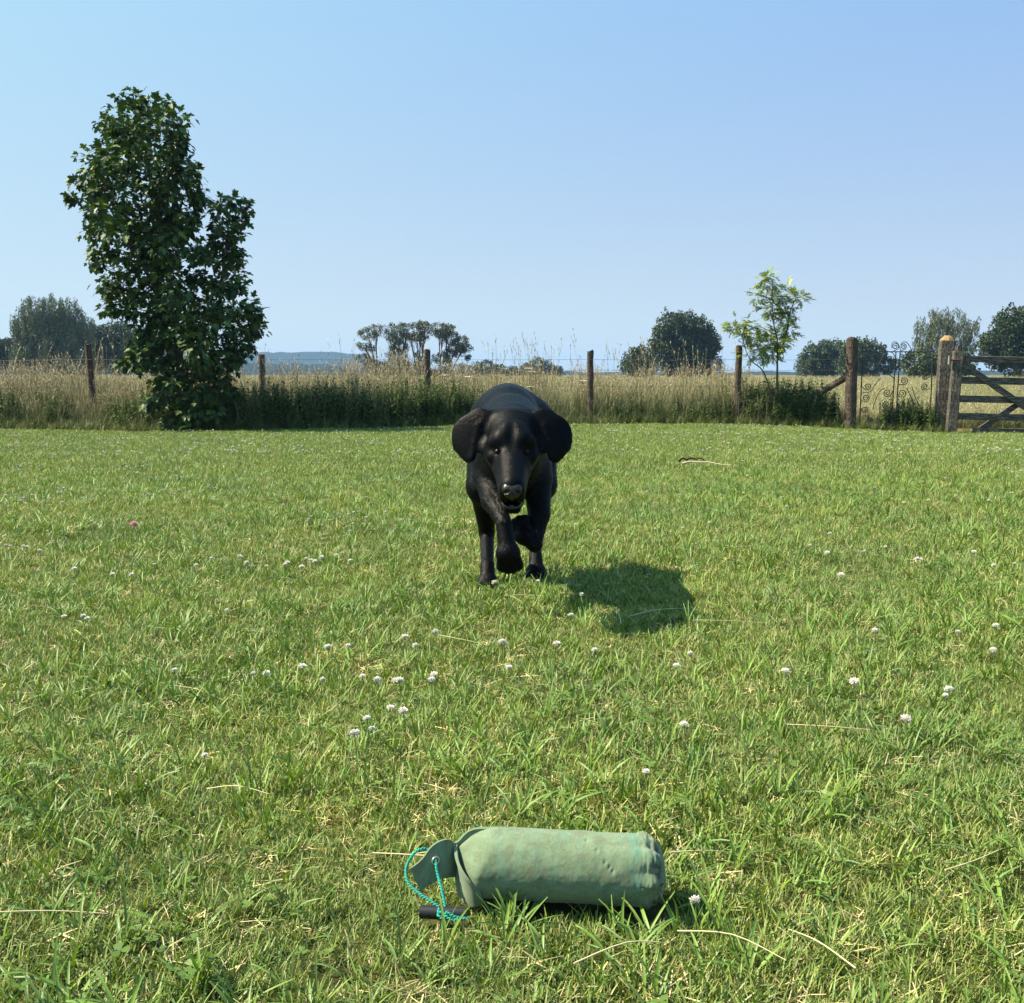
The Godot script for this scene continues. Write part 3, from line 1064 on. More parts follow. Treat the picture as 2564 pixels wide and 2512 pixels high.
func make_far_trees() -> void:
	for k in 3:
		mats["clump_0_%d" % k] = clump(26, 0.42, 1.3)
		mats["clump_1_%d" % k] = clump(30, 0.22, 3.0)
		mats["clump_2_%d" % k] = clump(26, 0.36, 1.4)
	var dark := Color(0.042, 0.068, 0.022)
	var mid := Color(0.052, 0.080, 0.026)
	far_tree("willow_tree", "broad grey-green willow standing in the meadow near the maple", Vector3(-48.98, 0, -110.0), [-2.6,6.0,1.1, -1.0,7.0,1.3, 0.7,7.4,1.1, 2.3,7.3,0.9, 2.9,6.1,0.9, -2.5,4.3,1.3, -0.8,5.2,1.6, 0.9,5.4,1.6, 2.6,4.9,1.1, 3.7,5.3,0.9, -3.2,5.2,0.7, -1.2,3.5,1.6, 1.0,3.6,1.4, 2.8,3.5,1.3, -2.6,2.6,1.3, 0,2.2,1.5, 2.6,2.2,1.4], Color(0.115, 0.145, 0.082), 1)
	far_tree("field_tree", "dark low trees between the grey-green willow and the maple", Vector3(-48.31, 0, -125.0), [-1.8,5.3,1.1, -0.5,5.6,1.0, 0.8,5.7,1.0, 1.9,5.7,0.8, -1.3,3.8,1.3, 0.4,4.0,1.5, 2.0,4.2,1.3, 3.6,4.8,1.2, 5.0,4.4,1.2, 3.4,3.0,1.3, -2.2,2.6,1.3, 0.6,2.4,1.3], mid, 0)
	far_tree("field_tree", "low dark tree on the far side of the grey-green willow", Vector3(-65.97, 0, -135.0), [-0.5,4.2,0.9, 0.4,4.4,0.8, -0.9,3.4,1.1, 1.1,3.7,0.8, -2.5,4.4,1.2, -4.0,4.0,1.3, -1.5,2.4,1.2, 1.5,2.4,1.1, 3.0,2.8,1.0], dark, 0)
	far_tree("oak_tree", "large rounded dark oak alone in the meadow", Vector3(19.30, 0, -115.0), [-1.9,6.0,1.3, -0.2,6.3,1.1, 1.3,5.7,1.2, 2.5,4.9,0.9, -2.7,4.6,1.1, -0.7,4.6,1.7, 1.4,4.0,1.5, 2.9,3.7,0.8, -1.8,3.1,1.5, 0.5,2.6,1.5, 2.9,2.0,0.9, -1.2,1.7,1.2, 1.7,1.4,1.1], dark, 0)
	far_tree("field_bush", "small dark bush beside the large rounded oak", Vector3(14.75, 0, -120.0), [0.1,2.6,1.2, -0.8,2.0,1.0, 1.1,2.0,1.0, -1.4,1.7,0.5, 0.2,1.2,1.1], mid, 0)
	far_tree("hawthorn_tree", "low spreading tree behind the bright sapling", Vector3(39.10, 0, -130.0), [-1.4,3.1,1.2, -0.1,3.6,1.1, 1.5,3.6,1.1, -2.1,1.8,1.1, -0.1,2.1,1.3, 1.9,2.1,1.3], mid, 0)
	far_tree("hawthorn_tree", "rounded tree standing behind the red-brown strainer post", Vector3(43.37, 0, -126.0), [-0.5,3.5,1.2, 1.1,3.4,1.0, -1.7,3.4,1.2, 0.2,2.1,1.3, 2.2,2.1,0.9, -2.3,1.8,1.2, 3.5,2.0,0.5], mid, 0)
	far_tree("willow_tree", "pale airy willow behind the wrought-iron gate", Vector3(41.83, 0, -100.0), [-1.5,5.6,0.9, -0.3,6.0,0.9, 1.0,5.8,0.9, 2.1,4.9,0.8, -2.0,4.4,0.9, -0.5,4.4,1.2, 1.1,4.1,1.1, 2.4,3.6,0.6, -2.2,3.1,0.8, -0.6,2.8,1.1, 1.2,2.6,1.0], Color(0.105, 0.125, 0.06), 1, "", 0.62)
	far_tree("field_bush", "olive green bush below the pale airy willow", Vector3(38.02, 0, -92.0), [-2.0,1.8,1.0, -0.1,1.5,1.0, 1.8,1.7,0.9, -1.0,1.0,0.9, 1.0,0.9,0.9], Color(0.06, 0.085, 0.025), 0)
	far_tree("oak_tree", "spreading open oak behind the five-bar wooden gate", Vector3(41.86, 0, -85.0), [-0.5,5.3,0.9, -1.6,4.7,0.7, -0.7,4.2,1.0, -2.6,3.6,0.6, -3.2,3.2,0.4, -1.7,3.4,0.9, -0.4,3.0,1.1, -2.5,2.5,0.6, -1.4,2.1,0.8, 0.1,1.7,1.1, 0.8,4.7,1.3, 1.4,3.0,1.3, 2.4,4.0,1.4, 2.2,2.2,1.2], dark, 0, "", 0.75)
	far_tree("field_hedge", "low hazy hedge far across the meadow", Vector3(0.91, 0, -210.0), [-8.0,2.0,1.0, -5.9,2.2,1.0, -3.2,1.7,0.8, -0.5,1.6,0.6, 2.1,1.8,0.9, 4.3,2.5,1.2, 6.4,2.1,1.1, 8.6,1.6,0.6, -10.7,1.7,0.9, -7,0.9,1.2, -4,0.8,1.2, -1,0.8,1.1, 2,0.8,1.2, 5,0.9,1.3, 8,0.8,1.1], mid, 0)
	var g := "wispy thorn trees standing in a clump in the meadow"
	far_tree("thorn_tree", "wispy many-stemmed thorn tree at the outer end of the clump, leaning outwards", Vector3(-12.75, 0, -100.0), [-1.1,4.7,0.7, -0.4,5.1,0.5, -1.6,3.5,0.4, -0.8,3.3,0.3, -1.6,2.3,0.5, -0.9,1.8,0.6, -0.1,1.4,0.6, 0.2,0.8,0.8], Color(0.07, 0.08, 0.032), 2, g, 1.0, 0.6)
	far_tree("thorn_tree", "dense-footed thorn tree second along the wispy clump", Vector3(-11.01, 0, -100.8), [-0.7,5.1,0.6, -1.0,4.4,0.4, 0.5,5.2,0.6, 0.8,4.6,0.5, 0.1,4.3,0.5, -0.4,4.1,0.4, 0.1,3.5,0.6, -0.5,3.2,0.4, -0.0,2.5,0.7, -0.5,1.7,0.8, 0.5,1.5,0.7, 0,0.8,0.9], mid, 2, g, 0.9, 0.6)
	far_tree("thorn_tree", "bare-stemmed thorn tree in the middle of the wispy clump", Vector3(-8.92, 0, -100.4), [0.1,5.4,0.5, 0.5,5.5,0.4, -0.3,4.5,0.5, 0.2,4.4,0.4, -0.9,4.3,0.4, 0.0,2.6,0.5, 0.2,1.8,0.6, 0.1,1.0,0.8], Color(0.072, 0.08, 0.034), 2, g, 1.0, 0.6)
	far_tree("thorn_tree", "flat-topped thorn tree, widest crown of the wispy clump", Vector3(-6.72, 0, -100.0), [-0.4,5.1,0.7, 0.4,5.0,0.6, 0.0,4.5,0.5, 0.9,4.4,0.6, 1.7,3.9,0.6, 2.1,3.3,0.4, 1.3,3.2,0.6, 0.5,2.9,0.4, 1.8,2.8,0.4, 2.3,2.4,0.2, -0.1,2.3,0.6, 0.3,1.7,0.5, 0,0.9,0.8], Color(0.06, 0.075, 0.03), 2, g, 1.15, 0.6)

# ---------------------------------------------------------------- fence and gates
func round_post(foot: Vector3, top: Vector3, r: float) -> ArrayMesh:
	var s := Shape.new()
	var p := []
	var rr := []
	for k in 9:
		p.append(foot.lerp(top, k / 8.0) + Vector3(rnd(-1, 1), 0, rnd(-1, 1)) * r * 0.07)
		rr.append(r * rnd(0.93, 1.05))
	p.append(top + (top - foot).normalized() * r * 0.12)
	rr.append(r * 0.86)
	s.tube(p, rr, 14)
	return s.mesh()

func make_fence() -> void:
	var t := thing("wire_fence", Vector3(-1.28, ground(-1.28, -15.85), -15.85), "post and wire stock fence running along the tall grass", "fence")
	var o := t.position
	var tops := [[-9.1, 0.935], [-6.5, 1.045], [-3.84, 0.895], [-1.30, 0.955], [1.20, 0.945], [3.48, 1.015]]
	var heads := []
	for k in tops.size():
		var x: float = tops[k][0]
		var g := ground(x, -15.85)
		var lean := -0.09 if k == 1 else rnd(-0.02, 0.02)
		var foot := Vector3(x - lean, g - 0.25, -15.85)
		var top := Vector3(x, tops[k][1], -15.85)
		var p := part("post", round_post(foot - o, top - o, 0.05 if k != 2 else 0.052), mats.wood_red if k in [1, 3, 4, 5] else mats.wood_grey, t)
		if k == 5:
			p.set_meta("label", "fence post with orange-brown top behind the sapling")
		heads.append([foot, top])
	heads.append([Vector3(5.085, -0.5, -15.4), Vector3(5.06, 1.10, -15.4)])
	for y in [0.82, 0.66, 0.42, 0.2, 0.02]:
		var pts := []
		for h in heads:
			var f: float = clampf((y - h[0].y) / (h[1].y - h[0].y), 0.0, 0.97)
			var q: Vector3 = h[0].lerp(h[1], f) + Vector3(0, 0, 0.056)
			if pts.size():
				pts.append((pts[-1] + q) * 0.5 + Vector3(0, -0.012 + rnd(-0.008, 0.008), 0))
			pts.append(q)
		var s := Shape.new()
		var line := []
		for q in pts:
			line.append(q - o)
		s.tube(line, taper(0.0022, 0.0022, line.size()), 4)
		part("wire", s.mesh(), mats.wire, t)
	# strainer post with its raking strut, at the end of the wires
	var b := Vector3(5.085, ground(5.085, -15.4), -15.4)
	var sp := thing("strainer_post", b, "thick round red-brown strainer post with a raking strut", "fence post")
	part("post", round_post(Vector3(0, -0.3, 0), Vector3(5.06, 1.10, -15.4) - b, 0.088), mats.wood_red, sp)
	var st := Shape.new()
	var a := Vector3(5.03, 0.56, -15.47) - b
	var e := Vector3(3.85, ground(3.85, -15.9) - 0.05, -15.9) - b
	st.tube([a, a.lerp(e, 0.3), a.lerp(e, 0.65), e], [0.05, 0.048, 0.047, 0.046], 12)
	part("strut", st.mesh(), mats.wood_red, sp)

func spiral(c: Vector3, r: float, tail: Vector3) -> Array:
	var away := tail - c
	var a_end := atan2(away.y, away.x)
	var pts := []
	var turns := 1.7
	var sgn := 1.0 if c.x < tail.x else -1.0
	for k in 26:
		var t := k / 25.0
		var a := a_end - sgn * TAU * turns * (1.0 - t) - sgn * 0.9
		pts.append(c + Vector3(cos(a), sin(a), 0) * r * lerpf(0.12, 1.0, pow(t, 0.8)))
	pts.append(tail)
	return pts

func make_gates() -> void:
	# wrought-iron garden gate
	var b := Vector3(5.671, -0.26, -15.35)
	var t := thing("iron_gate", b, "dark wrought-iron gate with scrolls beside the strainer post", "gate")
	for bar in [[Vector3(0.028, 1.191, 0), Vector3(0.004, 0.0, 0)], [Vector3(0.090, 1.191, 0), Vector3(0.066, 0.0, 0)], [Vector3(-0.463, 1.189, 0.012), Vector3(0.591, 1.186, 0.012)], [Vector3(-0.463, 1.2, 0), Vector3(-0.468, -0.02, 0)], [Vector3(0.577, 1.2, 0), Vector3(0.581, -0.02, 0)], [Vector3(-0.465, 0.06, 0.012), Vector3(0.580, 0.05, 0.012)]]:
		var s := Shape.new()
		s.beam(bar[0], bar[1], Vector3(0, 0, 1), 0.014, 0.014, 0.002, rng, 0.0, 1)
		part("bar", s.mesh(), mats.iron, t)
	for q in [[-0.140, 1.261, 0.036, -0.128, 1.196], [0.015, 1.266, 0.053, -0.010, 1.198], [0.133, 1.266, 0.048, 0.099, 1.198], [-0.057, 1.088, 0.048, 0.012, 1.135], [0.169, 1.102, 0.053, 0.100, 1.060], [-0.058, 0.910, 0.048, 0.013, 0.797], [0.167, 0.759, 0.057, 0.084, 0.703], [-0.072, 0.580, 0.062, 0.008, 0.608], [0.147, 0.575, 0.062, 0.075, 0.599], [-0.083, 0.405, 0.062, 0.001, 0.438], [0.145, 0.405, 0.057, 0.077, 0.438], [-0.370, 0.674, 0.053, -0.456, 0.674], [-0.391, 0.504, 0.055, -0.452, 0.466], [-0.403, 0.334, 0.048, -0.452, 0.353], [0.475, 0.674, 0.053, 0.561, 0.646], [0.477, 0.816, 0.043, 0.561, 0.834], [-0.311, 0.182, 0.043, -0.342, 0.248], [-0.176, 0.153, 0.038, -0.199, 0.229]]:
		var s := Shape.new()
		var p := spiral(Vector3(q[0], q[1], 0), q[2], Vector3(q[3], q[4], 0))
		s.tube(p, taper(0.0066, 0.0066, p.size()), 5)
		part("scroll", s.mesh(), mats.iron, t)
	for l in [[Vector3(-0.035, 1.238, 0), Vector3(-0.034, 1.312, 0), Vector3(0.017, 1.333, 0), Vector3(0.067, 1.280, 0), Vector3(0.099, 1.198, 0)], [Vector3(0.090, 1.294, 0), Vector3(0.126, 1.331, 0), Vector3(0.178, 1.324, 0), Vector3(0.228, 1.266, 0), Vector3(0.264, 1.198, 0)], [Vector3(-0.222, 0.975, 0), Vector3(-0.163, 1.125, 0), Vector3(-0.099, 1.186, 0)], [Vector3(-0.099, 1.186, 0), Vector3(-0.033, 1.177, 0), Vector3(0.012, 1.125, 0)], [Vector3(-0.280, 0.334, 0), Vector3(-0.247, 0.466, 0), Vector3(-0.187, 0.599, 0), Vector3(-0.113, 0.651, 0)], [Vector3(-0.186, 0.797, 0), Vector3(-0.258, 0.703, 0), Vector3(-0.329, 0.599, 0), Vector3(-0.443, 0.589, 0)], [Vector3(0.210, 0.655, 0), Vector3(0.283, 0.514, 0), Vector3(0.316, 0.419, 0)], [Vector3(0.284, 0.684, 0), Vector3(0.339, 0.533, 0), Vector3(0.402, 0.410, 0)], [Vector3(0.236, 0.495, 0), Vector3(0.292, 0.324, 0), Vector3(0.306, 0.229, 0)], [Vector3(0.202, 1.022, 0), Vector3(0.291, 0.938, 0), Vector3(0.317, 0.797, 0)], [Vector3(-0.020, 0.286, 0), Vector3(-0.089, 0.334, 0), Vector3(-0.126, 0.296, 0)], [Vector3(0.083, 0.315, 0), Vector3(0.168, 0.334, 0), Vector3(0.250, 0.210, 0)]]:
		var s := Shape.new()
		var p := curve(l, 5)
		s.tube(p, taper(0.0058, 0.0058, p.size()), 5)
		part("curl", s.mesh(), mats.iron, t)
	# square old gate post with lichen on its weathered top
	var g := ground(6.45, -15.35)
	var cp := thing("gate_post", Vector3(6.45, g, -15.35), "square weathered grey gate post with orange lichen on top", "gate post")
	var s1 := Shape.new()
	s1.beam(Vector3(-0.05, -0.3, 0), Vector3(0.0, 1.36 - 0.0, 0), Vector3(1, 0, 0.25), 0.2, 0.2, 0.018, rng, 0.004, 9)
	part("post", s1.mesh(), mats.wood_grey, cp)
	var s2 := Shape.new()
	var ring := []
	for k in 3:
		var row := []
		for q in 8:
			var a := TAU * (q + 0.5) / 8.0 - 0.25
			var rr: float = [0.112, 0.085, 0.04][k] * rnd(0.95, 1.05)
			row.append(Vector3(cos(a) * rr, [1.355, 1.40, 1.435][k] + rnd(-0.004, 0.004), sin(a) * rr))
		ring.append(row)
	for k in 2:
		for q in 8:
			s2.face([ring[k][q], ring[k][(q + 1) % 8], ring[k + 1][(q + 1) % 8], ring[k + 1][q]])
	s2.face(ring[2])
	var lichen := plain(Color.WHITE, 0.95, 0.2)
	lichen.albedo_texture = noise_tex(61, 0.03, [[0.0, lin(0.16, 0.14, 0.10)], [0.45, lin(0.2, 0.17, 0.12)], [0.56, lin(0.36, 0.2, 0.06)], [1.0, lin(0.40, 0.24, 0.08)]])
	lichen.uv1_triplanar = true
	lichen.uv1_scale = Vector3(7, 7, 7)
	part("lichen_cap", s2.mesh(), lichen, cp)
	# five-bar field gate
	var o := Vector3(6.47, ground(6.47, -15.05), -15.05)
	var fg := thing("field_gate", o, "old grey five-bar wooden field gate with diagonal braces", "gate")
	var sag := 0.022
	var st := Shape.new()
	st.beam(Vector3(-0.025, -0.06, 0), Vector3(0.025, 1.20, 0), Vector3(1, 0, 0.2), 0.145, 0.11, 0.014, rng, 0.003, 8)
	st.beam(Vector3(0.025, 1.20, 0), Vector3(0.027, 1.275, 0), Vector3(1, 0, 0.2), 0.10, 0.075, 0.03, rng, 0.002, 1)
	part("hanging_stile", st.mesh(), mats.wood_grey, fg)
	var st2 := Shape.new()
	st2.beam(Vector3(2.86, 0.0, 0), Vector3(2.86, 1.1, 0), Vector3(1, 0, 0.1), 0.09, 0.08, 0.01, rng, 0.003, 6)
	part("slam_stile", st2.mesh(), mats.wood_grey, fg)
	var n := 0
	for y in [1.09, 0.78, 0.51, 0.255, 0.035]:
		var r := Shape.new()
		r.beam(Vector3(0.075 if n < 4 else 0.3, y, 0.0), Vector3(2.82, y - sag * 2.75, 0.0), Vector3(0, 1, 0), 0.098 if n else 0.092, 0.032 if n else 0.07, 0.006, rng, 0.002, 10)
		var p := part("rail", r.mesh(), mats.wood_rail, fg)
		if n == 0:
			p.set_meta("label", "thicker top rail of the gate")
		n += 1
	for br in [[Vector3(0.08, 1.02, 0.034), Vector3(1.55, 0.04, 0.034)], [Vector3(0.34, 0.0, -0.034), Vector3(1.75, 1.0, -0.034)]]:
		var r := Shape.new()
		r.beam(br[0], br[1], Vector3(0, 1, 0), 0.09, 0.026, 0.005, rng, 0.002, 8)
		part("brace", r.mesh(), mats.wood_rail, fg)
	var hook := Shape.new()
	hook.tube([Vector3(-0.13, 1.07, 0.02), Vector3(-0.07, 1.07, 0.04), Vector3(0.12, 1.08, 0.062)], [0.012, 0.012, 0.010], 7)
	part("hinge_band", hook.mesh(), mats.rust, fg)
	var pin := Shape.new()
	pin.tube([Vector3(-0.12, 1.01, 0.035), Vector3(-0.12, 1.13, 0.035)], [0.016, 0.013], 8)
	part("hinge_pin", pin.mesh(), mats.galv, fg)

# ---------------------------------------------------------------- the dog
class Field:
	var o: Vector3
	var c: float
	var nx: int
	var ny: int
	var nz: int
	var f := PackedFloat32Array()
	func _init(lo: Vector3, hi: Vector3, cell: float) -> void:
		o = lo
		c = cell
		nx = int((hi.x - lo.x) / cell) + 1
		ny = int((hi.y - lo.y) / cell) + 1
		nz = int((hi.z - lo.z) / cell) + 1
		f.resize(nx * ny * nz)
		f.fill(0.08)
	# a tapered capsule joined with a smooth minimum; `flat` < 1 thins it along n; cut removes it instead
	func add(a: Vector3, b: Vector3, ra: float, rb: float, k := 0.02, n := Vector3.ZERO, flat := 1.0, cut := false) -> void:
		var m := maxf(ra, rb) + k + c * 3.0
		var lo := (a.min(b) - Vector3(m, m, m) - o) / c
		var hi := (a.max(b) + Vector3(m, m, m) - o) / c
		var x0 := clampi(int(lo.x), 0, nx - 1)
		var x1 := clampi(int(hi.x) + 1, 0, nx - 1)
		var y0 := clampi(int(lo.y), 0, ny - 1)
		var y1 := clampi(int(hi.y) + 1, 0, ny - 1)
		var z0 := clampi(int(lo.z), 0, nz - 1)
		var z1 := clampi(int(hi.z) + 1, 0, nz - 1)
		var st := 1.0 / flat - 1.0
		var bent := flat != 1.0
		var ab := b - a
		if bent:
			ab += n * ab.dot(n) * st
		var l2 := maxf(ab.length_squared(), 1e-9)
		for z in range(z0, z1 + 1):
			for y in range(y0, y1 + 1):
				var at := (z * ny + y) * nx + x0
				var p := Vector3(o.x + x0 * c, o.y + y * c, o.z + z * c) - a
				for x in range(x0, x1 + 1):
					var q := p
					if bent:
						q += n * (q.dot(n) * st)
					var t := clampf(q.dot(ab) / l2, 0.0, 1.0)
					var d := (q - ab * t).length() - lerpf(ra, rb, t)
					if bent:
						d *= flat
					var e := f[at]
					if cut:
						d = -d
						var h := maxf(k - absf(d - e), 0.0)
						f[at] = maxf(d, e) + h * h / (4.0 * k)
					else:
						var h := maxf(k - absf(d - e), 0.0)
						f[at] = minf(d, e) - h * h / (4.0 * k)
					at += 1
					p.x += c
	func net(s: Shape) -> void:
		var ids := {}
		var sx := 1
		var sy := nx
		var sz := nx * ny
		var far := c * 1.9
		for z in nz - 1:
			for y in ny - 1:
				var row := z * sz + y * sy
				for x in nx - 1:
					var k := row + x
					if absf(f[k]) > far:
						continue
					var v0 := f[k]
					var v1 := f[k + 1]
					var v2 := f[k + sy]
					var v3 := f[k + sy + 1]
					var v4 := f[k + sz]
					var v5 := f[k + sz + 1]
					var v6 := f[k + sz + sy]
					var v7 := f[k + sz + sy + 1]
					var neg := int(v0 < 0) + int(v1 < 0) + int(v2 < 0) + int(v3 < 0) + int(v4 < 0) + int(v5 < 0) + int(v6 < 0) + int(v7 < 0)
					if neg == 0 or neg == 8:
						continue
					var p := Vector3.ZERO
					var n := 0
					var val := [v0, v1, v2, v3, v4, v5, v6, v7]
					for e in EDGES:
						var a: float = val[e[0]]
						var b: float = val[e[1]]
						if (a < 0) != (b < 0):
							var t := a / (a - b)
							p += CORNERS[e[0]].lerp(CORNERS[e[1]], t)
							n += 1
					p /= n
					var g := Vector3(v1 + v3 + v5 + v7 - v0 - v2 - v4 - v6, v2 + v3 + v6 + v7 - v0 - v1 - v4 - v5, v4 + v5 + v6 + v7 - v0 - v1 - v2 - v3).normalized()
					ids[k] = s.vert(o + (Vector3(x, y, z) + p) * c, g)
		for k in ids:
			var x: int = k % nx
			var y: int = (k / nx) % ny
			var z: int = k / sz
			if x == 0 or y == 0 or z == 0:
				continue
			var a := f[k] < 0
			for ax in 3:
				var u: int = [sx, sy, sz][ax]
				var e1: int = [sy, sz, sx][ax]
				var e2: int = [sz, sx, sy][ax]
				if a != (f[k + u] < 0):
					var q0 = ids.get(k)
					var q1 = ids.get(k - e1)
					var q2 = ids.get(k - e1 - e2)
					var q3 = ids.get(k - e2)
					if q1 == null or q2 == null or q3 == null:
						continue
					if a:
						s.quad(q0, q3, q2, q1)
					else:
						s.quad(q0, q1, q2, q3)
	const EDGES := [[0, 1], [2, 3], [4, 5], [6, 7], [0, 2], [1, 3], [4, 6], [5, 7], [0, 4], [1, 5], [2, 6], [3, 7]]
	const CORNERS := [Vector3(0, 0, 0), Vector3(1, 0, 0), Vector3(0, 1, 0), Vector3(1, 1, 0), Vector3(0, 0, 1), Vector3(1, 0, 1), Vector3(0, 1, 1), Vector3(1, 1, 1)]

func chain(f: Field, pts: Array, k := 0.02, n := Vector3.ZERO, flat := 1.0) -> void:
	for q in pts.size() - 1:
		f.add(pts[q][0], pts[q + 1][0], pts[q][1], pts[q + 1][1], k, n, flat)

func paw(s: Shape, ankle: Vector3, knuckle: Vector3, tip: Vector3, side: Vector3, r: float) -> void:
	var lo := ankle.min(knuckle).min(tip) - Vector3(0.05, 0.05, 0.05)
	var hi := ankle.max(knuckle).max(tip) + Vector3(0.05, 0.05, 0.05)
	var f := Field.new(lo, hi, 0.0036)
	f.add(ankle, knuckle, r, r * 1.12, 0.012)
	f.add(knuckle - side * 0.01, knuckle + side * 0.01, r * 0.95, r * 0.95, 0.012)
	for q in [-1.5, -0.5, 0.5, 1.5]:
		var back := 0.16 if absf(q) > 1.0 else 0.0
		var e: Vector3 = tip.lerp(knuckle, back) + side * q * 0.0145
		var st: Vector3 = knuckle + side * q * 0.010
		f.add(st, e, 0.0125, 0.0125, 0.006)
		var d := (tip - knuckle).normalized()
		f.add(e + d * 0.008, e + d * 0.0135 + Vector3(0, -0.002, 0), 0.0036, 0.0018, 0.004)
	f.net(s)

func make_dog() -> void:
	var foot := Vector3(0.0, ground(0.0, -2.85), -2.85)
	var t := thing("dog", foot, "black short-haired dog bounding forward with head lowered and ears flapping", "dog")
	var b := Field.new(Vector3(-0.20, 0.0, -0.75), Vector3(0.20, 0.64, 0.45), 0.0092)
	# trunk: croup, loin, deep ribs, forechest, withers, neck
	var up := Vector3.UP
	var rt := Vector3.RIGHT
	b.add(Vector3(-0.012, 0.472, -0.195), Vector3(-0.010, 0.460, -0.08), 0.104, 0.098, 0.04, rt, 0.86)
	b.add(Vector3(-0.010, 0.452, -0.08), Vector3(-0.006, 0.405, 0.08), 0.098, 0.126, 0.05, rt, 0.76)
	b.add(Vector3(-0.006, 0.405, 0.08), Vector3(0, 0.388, 0.185), 0.126, 0.096, 0.05, rt, 0.72)
	b.add(Vector3(-0.004, 0.460, 0.10), Vector3(0, 0.455, 0.20), 0.056, 0.060, 0.05)
	b.add(Vector3(0, 0.365, 0.195), Vector3(0, 0.355, 0.205), 0.066, 0.060, 0.05)
	b.add(Vector3(0, 0.430, 0.17), Vector3(0, 0.450, 0.32), 0.082, 0.064, 0.05)
	b.add(Vector3(-0.01, 0.50, -0.27), Vector3(0.0, 0.44, -0.35), 0.034, 0.026, 0.03)
	b.add(Vector3(0.0, 0.44, -0.35), Vector3(0.01, 0.30, -0.40), 0.026, 0.012, 0.02)
	# hind legs, set forward under the belly
	for h in [[-1.0, 0.03], [1.0, -0.125]]:
		var sx: float = h[0]
		var dz: float = h[1]
		var hip := Vector3(sx * 0.050, 0.455, -0.185)
		var knee := Vector3(sx * 0.078, 0.290, -0.03 + dz * 0.35)
		var hock := Vector3(sx * 0.074, 0.140, -0.145 + dz * 0.75)
		var ankle := Vector3(sx * 0.069, 0.062, -0.012 + dz)
		chain(b, [[hip, 0.080], [knee, 0.050]], 0.04)
		chain(b, [[knee, 0.044], [hock, 0.0220]], 0.02)
		chain(b, [[hock, 0.0210], [ankle, 0.0180]], 0.012)
	# fore legs: shoulder, upper arm, forearm
	chain(b, [[Vector3(-0.044, 0.43, 0.12), 0.052], [Vector3(-0.064, 0.335, 0.185), 0.037]], 0.03)
	chain(b, [[Vector3(-0.065, 0.335, 0.185), 0.034], [Vector3(-0.050, 0.285, 0.27), 0.0265], [Vector3(-0.018, 0.237, 0.350), 0.0195]], 0.012)
	chain(b, [[Vector3(0.044, 0.43, 0.12), 0.052], [Vector3(0.066, 0.330, 0.185), 0.038]], 0.03)
	chain(b, [[Vector3(0.067, 0.330, 0.185), 0.035], [Vector3(0.070, 0.245, 0.235), 0.0275], [Vector3(0.057, 0.172, 0.272), 0.0195]], 0.012)
	var s := Shape.new()
	b.net(s)
	# head on a finer grid
	var h := Field.new(Vector3(-0.165, 0.262, 0.245), Vector3(0.165, 0.552, 0.605), 0.0038)
	h.add(Vector3(0, 0.430, 0.20), Vector3(0, 0.450, 0.325), 0.082, 0.066, 0.03)
	h.add(Vector3(0, 0.458, 0.352), Vector3(0, 0.447, 0.392), 0.064, 0.054, 0.03, up, 0.95)
	h.add(Vector3(-0.028, 0.408, 0.380), Vector3(-0.021, 0.380, 0.440), 0.036, 0.024, 0.025)
	h.add(Vector3(0.028, 0.408, 0.380), Vector3(0.021, 0.380, 0.440), 0.036, 0.024, 0.025)
	h.add(Vector3(-0.027, 0.447, 0.428), Vector3(-0.040, 0.440, 0.418), 0.021, 0.019, 0.02)
	h.add(Vector3(0.027, 0.447, 0.428), Vector3(0.040, 0.440, 0.418), 0.021, 0.019, 0.02)
	# bridge and box of the muzzle
	h.add(Vector3(0, 0.424, 0.428), Vector3(0, 0.357, 0.534), 0.026, 0.0205, 0.022)
	h.add(Vector3(-0.013, 0.395, 0.448), Vector3(-0.0095, 0.341, 0.533), 0.024, 0.0215, 0.016)
	h.add(Vector3(0.013, 0.395, 0.448), Vector3(0.0095, 0.341, 0.533), 0.024, 0.0215, 0.016)
	# flews
	h.add(Vector3(-0.022, 0.372, 0.450), Vector3(-0.0155, 0.322, 0.522), 0.019, 0.0135, 0.012)
	h.add(Vector3(0.022, 0.372, 0.450), Vector3(0.0155, 0.322, 0.522), 0.019, 0.0135, 0.012)
	# mouth, then the lower jaw below it
	h.add(Vector3(0, 0.322, 0.465), Vector3(0, 0.303, 0.545), 0.010, 0.014, 0.004, up, 0.6, true)
	h.add(Vector3(0, 0.365, 0.405), Vector3(0, 0.314, 0.478), 0.032, 0.023, 0.01)
	h.add(Vector3(-0.011, 0.310, 0.478), Vector3(-0.0085, 0.2955, 0.515), 0.018, 0.0120, 0.008)
	h.add(Vector3(0.011, 0.310, 0.478), Vector3(0.0085, 0.2955, 0.515), 0.018, 0.0120, 0.008)
	# ears
	for sx in [-1.0, 1.0]:
		var n := Vector3(sx * 0.32, 0.18, 0.93).normalized()
		chain(h, [[Vector3(sx * 0.050, 0.499, 0.343), 0.019], [Vector3(sx * 0.080, 0.494, 0.352), 0.022]], 0.012, n, 0.34)
		chain(h, [[Vector3(sx * 0.083, 0.486, 0.355), 0.025], [Vector3(sx * 0.109, 0.466, 0.360), 0.0255], [Vector3(sx * 0.111, 0.436, 0.368), 0.0215], [Vector3(sx * 0.104, 0.402, 0.382), 0.0125]], 0.010, n, 0.21)
		# fold of the ear leather from the root to the front edge
		chain(h, [[Vector3(sx * 0.058, 0.503, 0.350), 0.008], [Vector3(sx * 0.080, 0.480, 0.363), 0.006], [Vector3(sx * 0.090, 0.440, 0.373), 0.0045], [Vector3(sx * 0.096, 0.405, 0.383), 0.0035]], 0.009)
